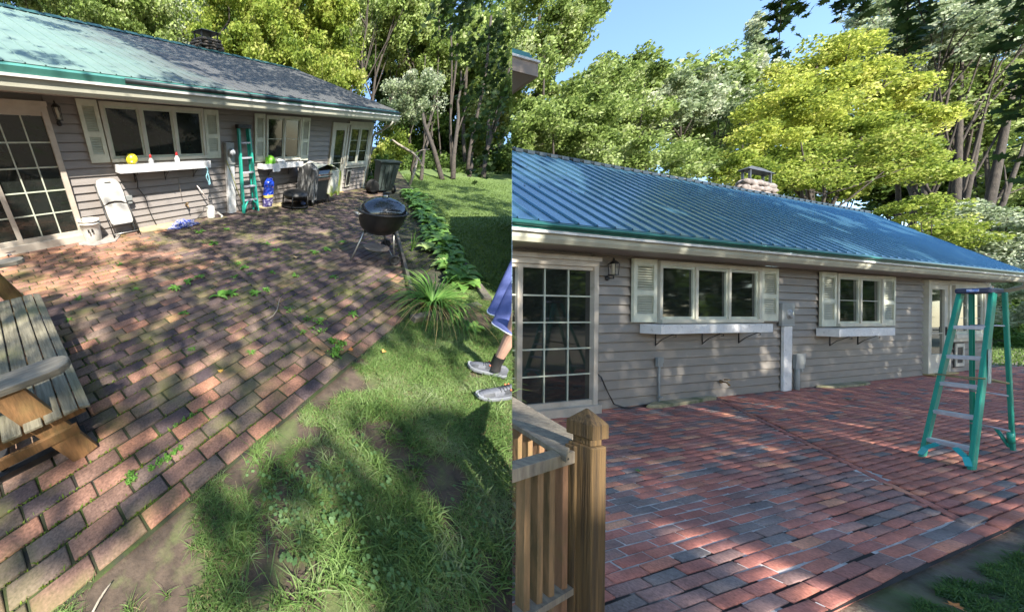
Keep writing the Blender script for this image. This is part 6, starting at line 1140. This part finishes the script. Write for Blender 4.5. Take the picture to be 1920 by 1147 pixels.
for i, (bl, k, lb) in enumerate((((1780, 350, 90, 60, 23), 'dark', 'shaded tree behind the leaning trunks'), ((1680, 330, 60, 60, 24), 'dark', 'dark tree between yellow tree and leaning trunks'), ((1560, 330, 110, 60, 25), 'dark', 'dark backing tree behind the yellow tree'),
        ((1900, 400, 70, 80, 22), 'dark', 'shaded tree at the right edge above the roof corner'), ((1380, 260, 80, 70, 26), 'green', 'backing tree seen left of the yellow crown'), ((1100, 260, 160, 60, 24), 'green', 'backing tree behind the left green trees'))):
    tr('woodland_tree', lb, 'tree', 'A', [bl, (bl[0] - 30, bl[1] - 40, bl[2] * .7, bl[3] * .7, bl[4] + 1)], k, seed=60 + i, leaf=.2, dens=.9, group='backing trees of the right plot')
for i, (x0, y0, x1, y1, r, dp) in enumerate(((1790, 430, 1800, 200, .14, 17), (1800, 430, 1850, 180, .10, 17), (1835, 470, 1885, 240, .17, 16.5), (1850, 460, 1910, 300, .10, 16.5), (1712, 400, 1716, 300, .12, 20), (1685, 390, 1680, 290, .10, 21))):
    p = at_depth('A', x0, y0, dp); q = at_depth('A', x1, y1, dp + .5); g0 = p.copy(); g0[2] = -.05
    t = thing('bare_trunk', ['left trunk of the pale limbed tree pair behind the blue roof', 'trunk leaning right beside the pale limbed tree behind the blue roof', 'thick trunk leaning right at the upper right, behind the roof corner', 'thinner trunk leaning right of the thick one behind the roof corner', 'short sunlit trunk seen between the yellow tree and the leaning trunks', 'slim dark trunk just right of the yellow tree'][i], 'tree', 'A', g0, group='trunks behind the blue roof'); m = MB()
    e = q + (q - p) * .5; m.tube([g0, (g0 + p) / 2, p, (p + q) / 2 + np.array([.05, 0, 0]), q, e], [r * 1.15, r * 1.1, r, r * .85, r * .65, r * .3], 9)
    m.tube([(p + q) / 2, (p + q) / 2 + np.array([.5, 0, .9]), (p + q) / 2 + np.array([.8, .1, 2.2])], [r * .5, r * .35, r * .15], 7); m.build('trunk', M['bark'], t)
PU = []
for (px, py, rx, ry, dp) in ((1900, 600, 60, 60, 18), (1960, 560, 60, 90, 18), (1850, 560, 80, 60, 22), (1750, 480, 120, 60, 26)):
    c = at_depth('A', px, py, dp); PU.append(blob_points(8000, c, (rx / F * dp, rx / F * dp * .5, ry / F * dp), rng, shell=.3, clumps=90, cr=.3))
P = np.concatenate(PU); P = P[P[:, 2] > -.05]; V, Fq = leaf_cloud(P, .17, rng); o = np_mesh('undergrowth', V, Fq, LEAF['dark'], s='A', kind='stuff'); o['label'] = 'leafy undergrowth beyond the corner of the clean house'
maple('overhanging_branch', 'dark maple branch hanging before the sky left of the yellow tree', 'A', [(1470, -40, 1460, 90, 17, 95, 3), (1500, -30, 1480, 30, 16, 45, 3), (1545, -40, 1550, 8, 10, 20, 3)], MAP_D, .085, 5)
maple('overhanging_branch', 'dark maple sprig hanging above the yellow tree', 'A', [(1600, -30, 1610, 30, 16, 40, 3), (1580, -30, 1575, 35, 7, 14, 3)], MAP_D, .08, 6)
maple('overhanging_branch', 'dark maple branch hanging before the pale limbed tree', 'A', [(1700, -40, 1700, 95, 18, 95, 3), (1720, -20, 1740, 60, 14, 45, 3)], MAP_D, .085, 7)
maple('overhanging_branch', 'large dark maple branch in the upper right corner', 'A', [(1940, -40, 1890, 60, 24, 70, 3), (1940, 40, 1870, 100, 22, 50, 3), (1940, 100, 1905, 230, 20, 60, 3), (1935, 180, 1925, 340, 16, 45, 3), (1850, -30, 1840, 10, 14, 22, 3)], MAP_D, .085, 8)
# ================================================================== unseen canopies behind the viewer, leaves placed to shade both plots
def shade_canopy(name, label, s, lit_fn, xr, yr, n, t_rng, leaf, seed, trunk_at, filt=None):
    rng = np.random.default_rng(seed); sv = SUN_L if s == 'B' else SUN
    P = np.c_[rng.uniform(*xr, n), rng.uniform(*yr, n), np.zeros(n)]
    P = P[rng.random(n) > lit_fn(P[:, 0], P[:, 1])]
    if filt: P = P[filt(P)]
    P = P + sv * rng.uniform(*t_rng, len(P))[:, None] + rng.normal(0, .03, (len(P), 3)); P = P[~in_frame(s, P, 25)]
    P = P[P[:, 2] > 1.9]
    if s == 'A':                                   # leaves cut out so the neighbouring plot stays in the sun
        Q = (P - TB) @ RB
        for zc, ya, yb_ in ((0., -8.5, 1.5), (1.0, -.5, .5), (3.0, -1, 3.0), (3.8, 2, 4.5)):
            H = Q - SUN_L * ((Q[:, 2] - zc) / SUN_L[2])[:, None]; HW = to_world('B', H); Gd = P - SUN * (P[:, 2] / SUN[2])[:, None]; Wl = P - SUN * (P[:, 1] / SUN[1])[:, None]; blk = ((side('A', Gd) > 0) & (HW[:, 2] < 0)) | ((side('A', Wl) > 0) & (Wl[:, 2] > 0) & (Wl[:, 2] < 3.4) & (HW[:, 1] > 0)); bad = ~blk & (side('B', H) > -.1) & (H[:, 1] > ya) & (H[:, 1] < yb_) & (H[:, 0] < (18 if zc == 0 else 10.4)) & (Q[:, 2] > zc); P = P[~bad]; Q = Q[~bad]
        nb = 2600; bx = rng.random(nb); box = np.where((bx < .5)[:, None], np.c_[rng.uniform(-3.9, -3.5, nb), rng.uniform(-2.2, -1.95, nb), rng.uniform(-.9, 1.05, nb)], np.c_[rng.uniform(-4.6, -3.6, nb), rng.uniform(-2.35, -1.6, nb), rng.uniform(-.3, .95, nb)])  # leaves added up-sun of railing, eave and roof to blur their shadows
        box = np.where((bx > .93)[:, None], np.c_[rng.uniform(-3.2, -1.9, nb), rng.uniform(-1.2, .2, nb), rng.uniform(3.0, 3.9, nb)], box); box = np.where(((bx > .72) & (bx < .93))[:, None], np.c_[rng.uniform(-2.6, 1, nb), rng.uniform(-.5, 1.8, nb), rng.uniform(2.4, 4.7, nb)], box); box = box[fnoise(box[:, 0] + box[:, 1] * .3, box[:, 2], 2.3, 33) < .53]
        P = np.concatenate([P, box + SUN * rng.uniform(19, 22, len(box))[:, None]])

    V, Fq = leaf_cloud(P, leaf, rng); base = np.array(trunk_at, float)
    t = thing(name, label, 'tree', s, base); np_mesh('crown', V, Fq, LEAF['dark'], parent=t, s=s, base=base)
    c = P.mean(0); m = MB(); top = c + np.array([0, 0, .5]); m.tube([base, base + np.array([.1, .1, 2.5]), base + np.array([.5, .4, 5.0]), base + np.array([1.2, 1.0, 6.8])], [.35, .3, .22, .1], 10)
    m.build('trunk', M['bark'], t); return t
def sm(x, a, b_): u = np.clip((x - a) / (b_ - a), 0, 1); return u * u * (3 - 2 * u)
def lit_b(x, y):
    n = fnoise(x, y, .95, 40); n2 = fnoise(x, y, 2.6, 60)
    thr = np.full(len(x), .64)                                                    # shade with a few patches
    thr = np.where((y > -2.3) & (y < .1) & (x < 1.2), .43, thr)                   # before the sliding door
    thr = np.where((y > -.4) & (y < .75) & (x > -.5) & (x < 3.3), .12, thr)        # lower wall beside the door
    thr = np.where((y > -.3) & (y < .75) & (x >= 3.0) & (x < 9.5), .50, thr)
    thr = np.where((y > .75) & (y < 1.7), .46, thr)
    thr = np.where((y >= 1.7) & (x < 4.0), .0, thr); thr = np.where((y >= 1.7) & (x >= 4.0), .66, thr); thr = np.where((y >= 3.0) & (x < 4.0) & (y - 3.3 > (4.0 - x) * .9), .5, thr)
    thr = np.where(y < -4.4, .60, thr); thr = np.where(y < -5.45, .45, thr); thr = np.where((x > 4.2) & (y < -1.2) & ((x - 2.2) * -.5 + y + 6.5 < -.1), .49, thr)
    return sm(.6 * n + .4 * n2, thr - .025, thr + .03) * .985
LB_SIDE = lambda P: side('B', P) > -.1
shade_canopy('shade_canopy', 'unseen maple canopy behind the viewer, shaped to shade the mossy patio', 'B', lit_b, (-3.5, 14), (-7.2, 7.5), 78000, (13.0, 15.5), .16, 3, (-10.5, -14, -.05), LB_SIDE)
def lit_a(x, y):
    lo_ = y < .0; n = np.where(lo_, fnoise(x, y * .8, 1.5, 83), fnoise(x, y * .45, 1.1, 80)); n2 = fnoise(x, y * .7, 3.2, 90); thr = np.full(len(x), .655)
    thr = np.where((y < -.9) & (x < -1.4), .575, thr); thr = np.where((y > 0) & (y < 4.9), .70, thr); thr = np.where(y > 5.2, .635, thr); thr = np.where((y > 5.2) & (x < -1), .5, thr)
    thr = np.where((y > 8.0) & (x > 8), .50, thr)
    return sm(.6 * n + .4 * n2, thr - .02, thr + .03) * .99
def A_FILT(P):
    Q = P + SUN * 0; return side('A', np.c_[P[:, 0], np.minimum(P[:, 1], 0), P[:, 2]]) > -.6
shade_canopy('shade_canopy', 'unseen maple canopy behind the viewer, shaped to shade the washed patio', 'A', lit_a, (-5.5, 17.5), (-3.2, 11.3), 80000, (19, 22), .20, 5, (4, -24, -.05), A_FILT)

rng = np.random.default_rng(5); QQ = []  # treeline added behind the viewer so the windows mirror dark leaves
for i in range(22):
    x = -26 + i * 5.5 + rng.uniform(-1, 1) if i < 15 else 30 + (i % 2) * 3; y = -30 + rng.uniform(-2, 2) if i < 15 else -25 + (i - 15) * 3.2
    Q = blob_points(2600, np.array([x, y, 4.2]), (4.2, 2.0, 4.4), rng, shell=.3, clumps=60, cr=.3); QQ.append(Q[Q[:, 2] > .1])
V, Fq = leaf_cloud(np.concatenate(QQ), .55, rng); o = np_mesh('far_woods', V, Fq, LEAF['dark'], s='A', kind='stuff'); o['label'] = 'dark treeline added far behind the viewer to darken the mirrored window panes'
# ================================================================== trim everything at the boundary between the two plots
bpy.context.view_layer.update()
dg = bpy.context.evaluated_depsgraph_get()
for o in CLIP:
    if o.name not in bpy.data.objects: continue
    s = SETOF.get(o.name, 'A'); Mw = o.matrix_world
    bb = np.array([list(Mw @ Vector(c)) for c in o.bound_box]); dd = (bb - CR) @ SEAM_N * (1 if s == 'A' else -1)
    if dd.min() > .002 and not o.modifiers: continue
    ev = o.evaluated_get(dg); me = bpy.data.meshes.new_from_object(ev); o.modifiers.clear()
    bm = bmesh.new(); bm.from_mesh(me); bm.transform(Mw)
    sg = 1 if s == 'A' else -1
    r = bmesh.ops.bisect_plane(bm, geom=bm.verts[:] + bm.edges[:] + bm.faces[:], plane_co=Vector(CR + SEAM_N * sg * .001), plane_no=Vector(SEAM_N * sg), clear_inner=True)
    cut = [g for g in r['geom_cut'] if isinstance(g, bmesh.types.BMEdge)]
    if cut and len(cut) < 400:
        try: bmesh.ops.holes_fill(bm, edges=cut, sides=0)
        except Exception: pass
    bm.transform(Mw.inverted()); bm.to_mesh(me); bm.free()
    me.name = o.data.name; old = o.data; o.data = me
    if len(me.polygons) == 0: bpy.data.objects.remove(o)
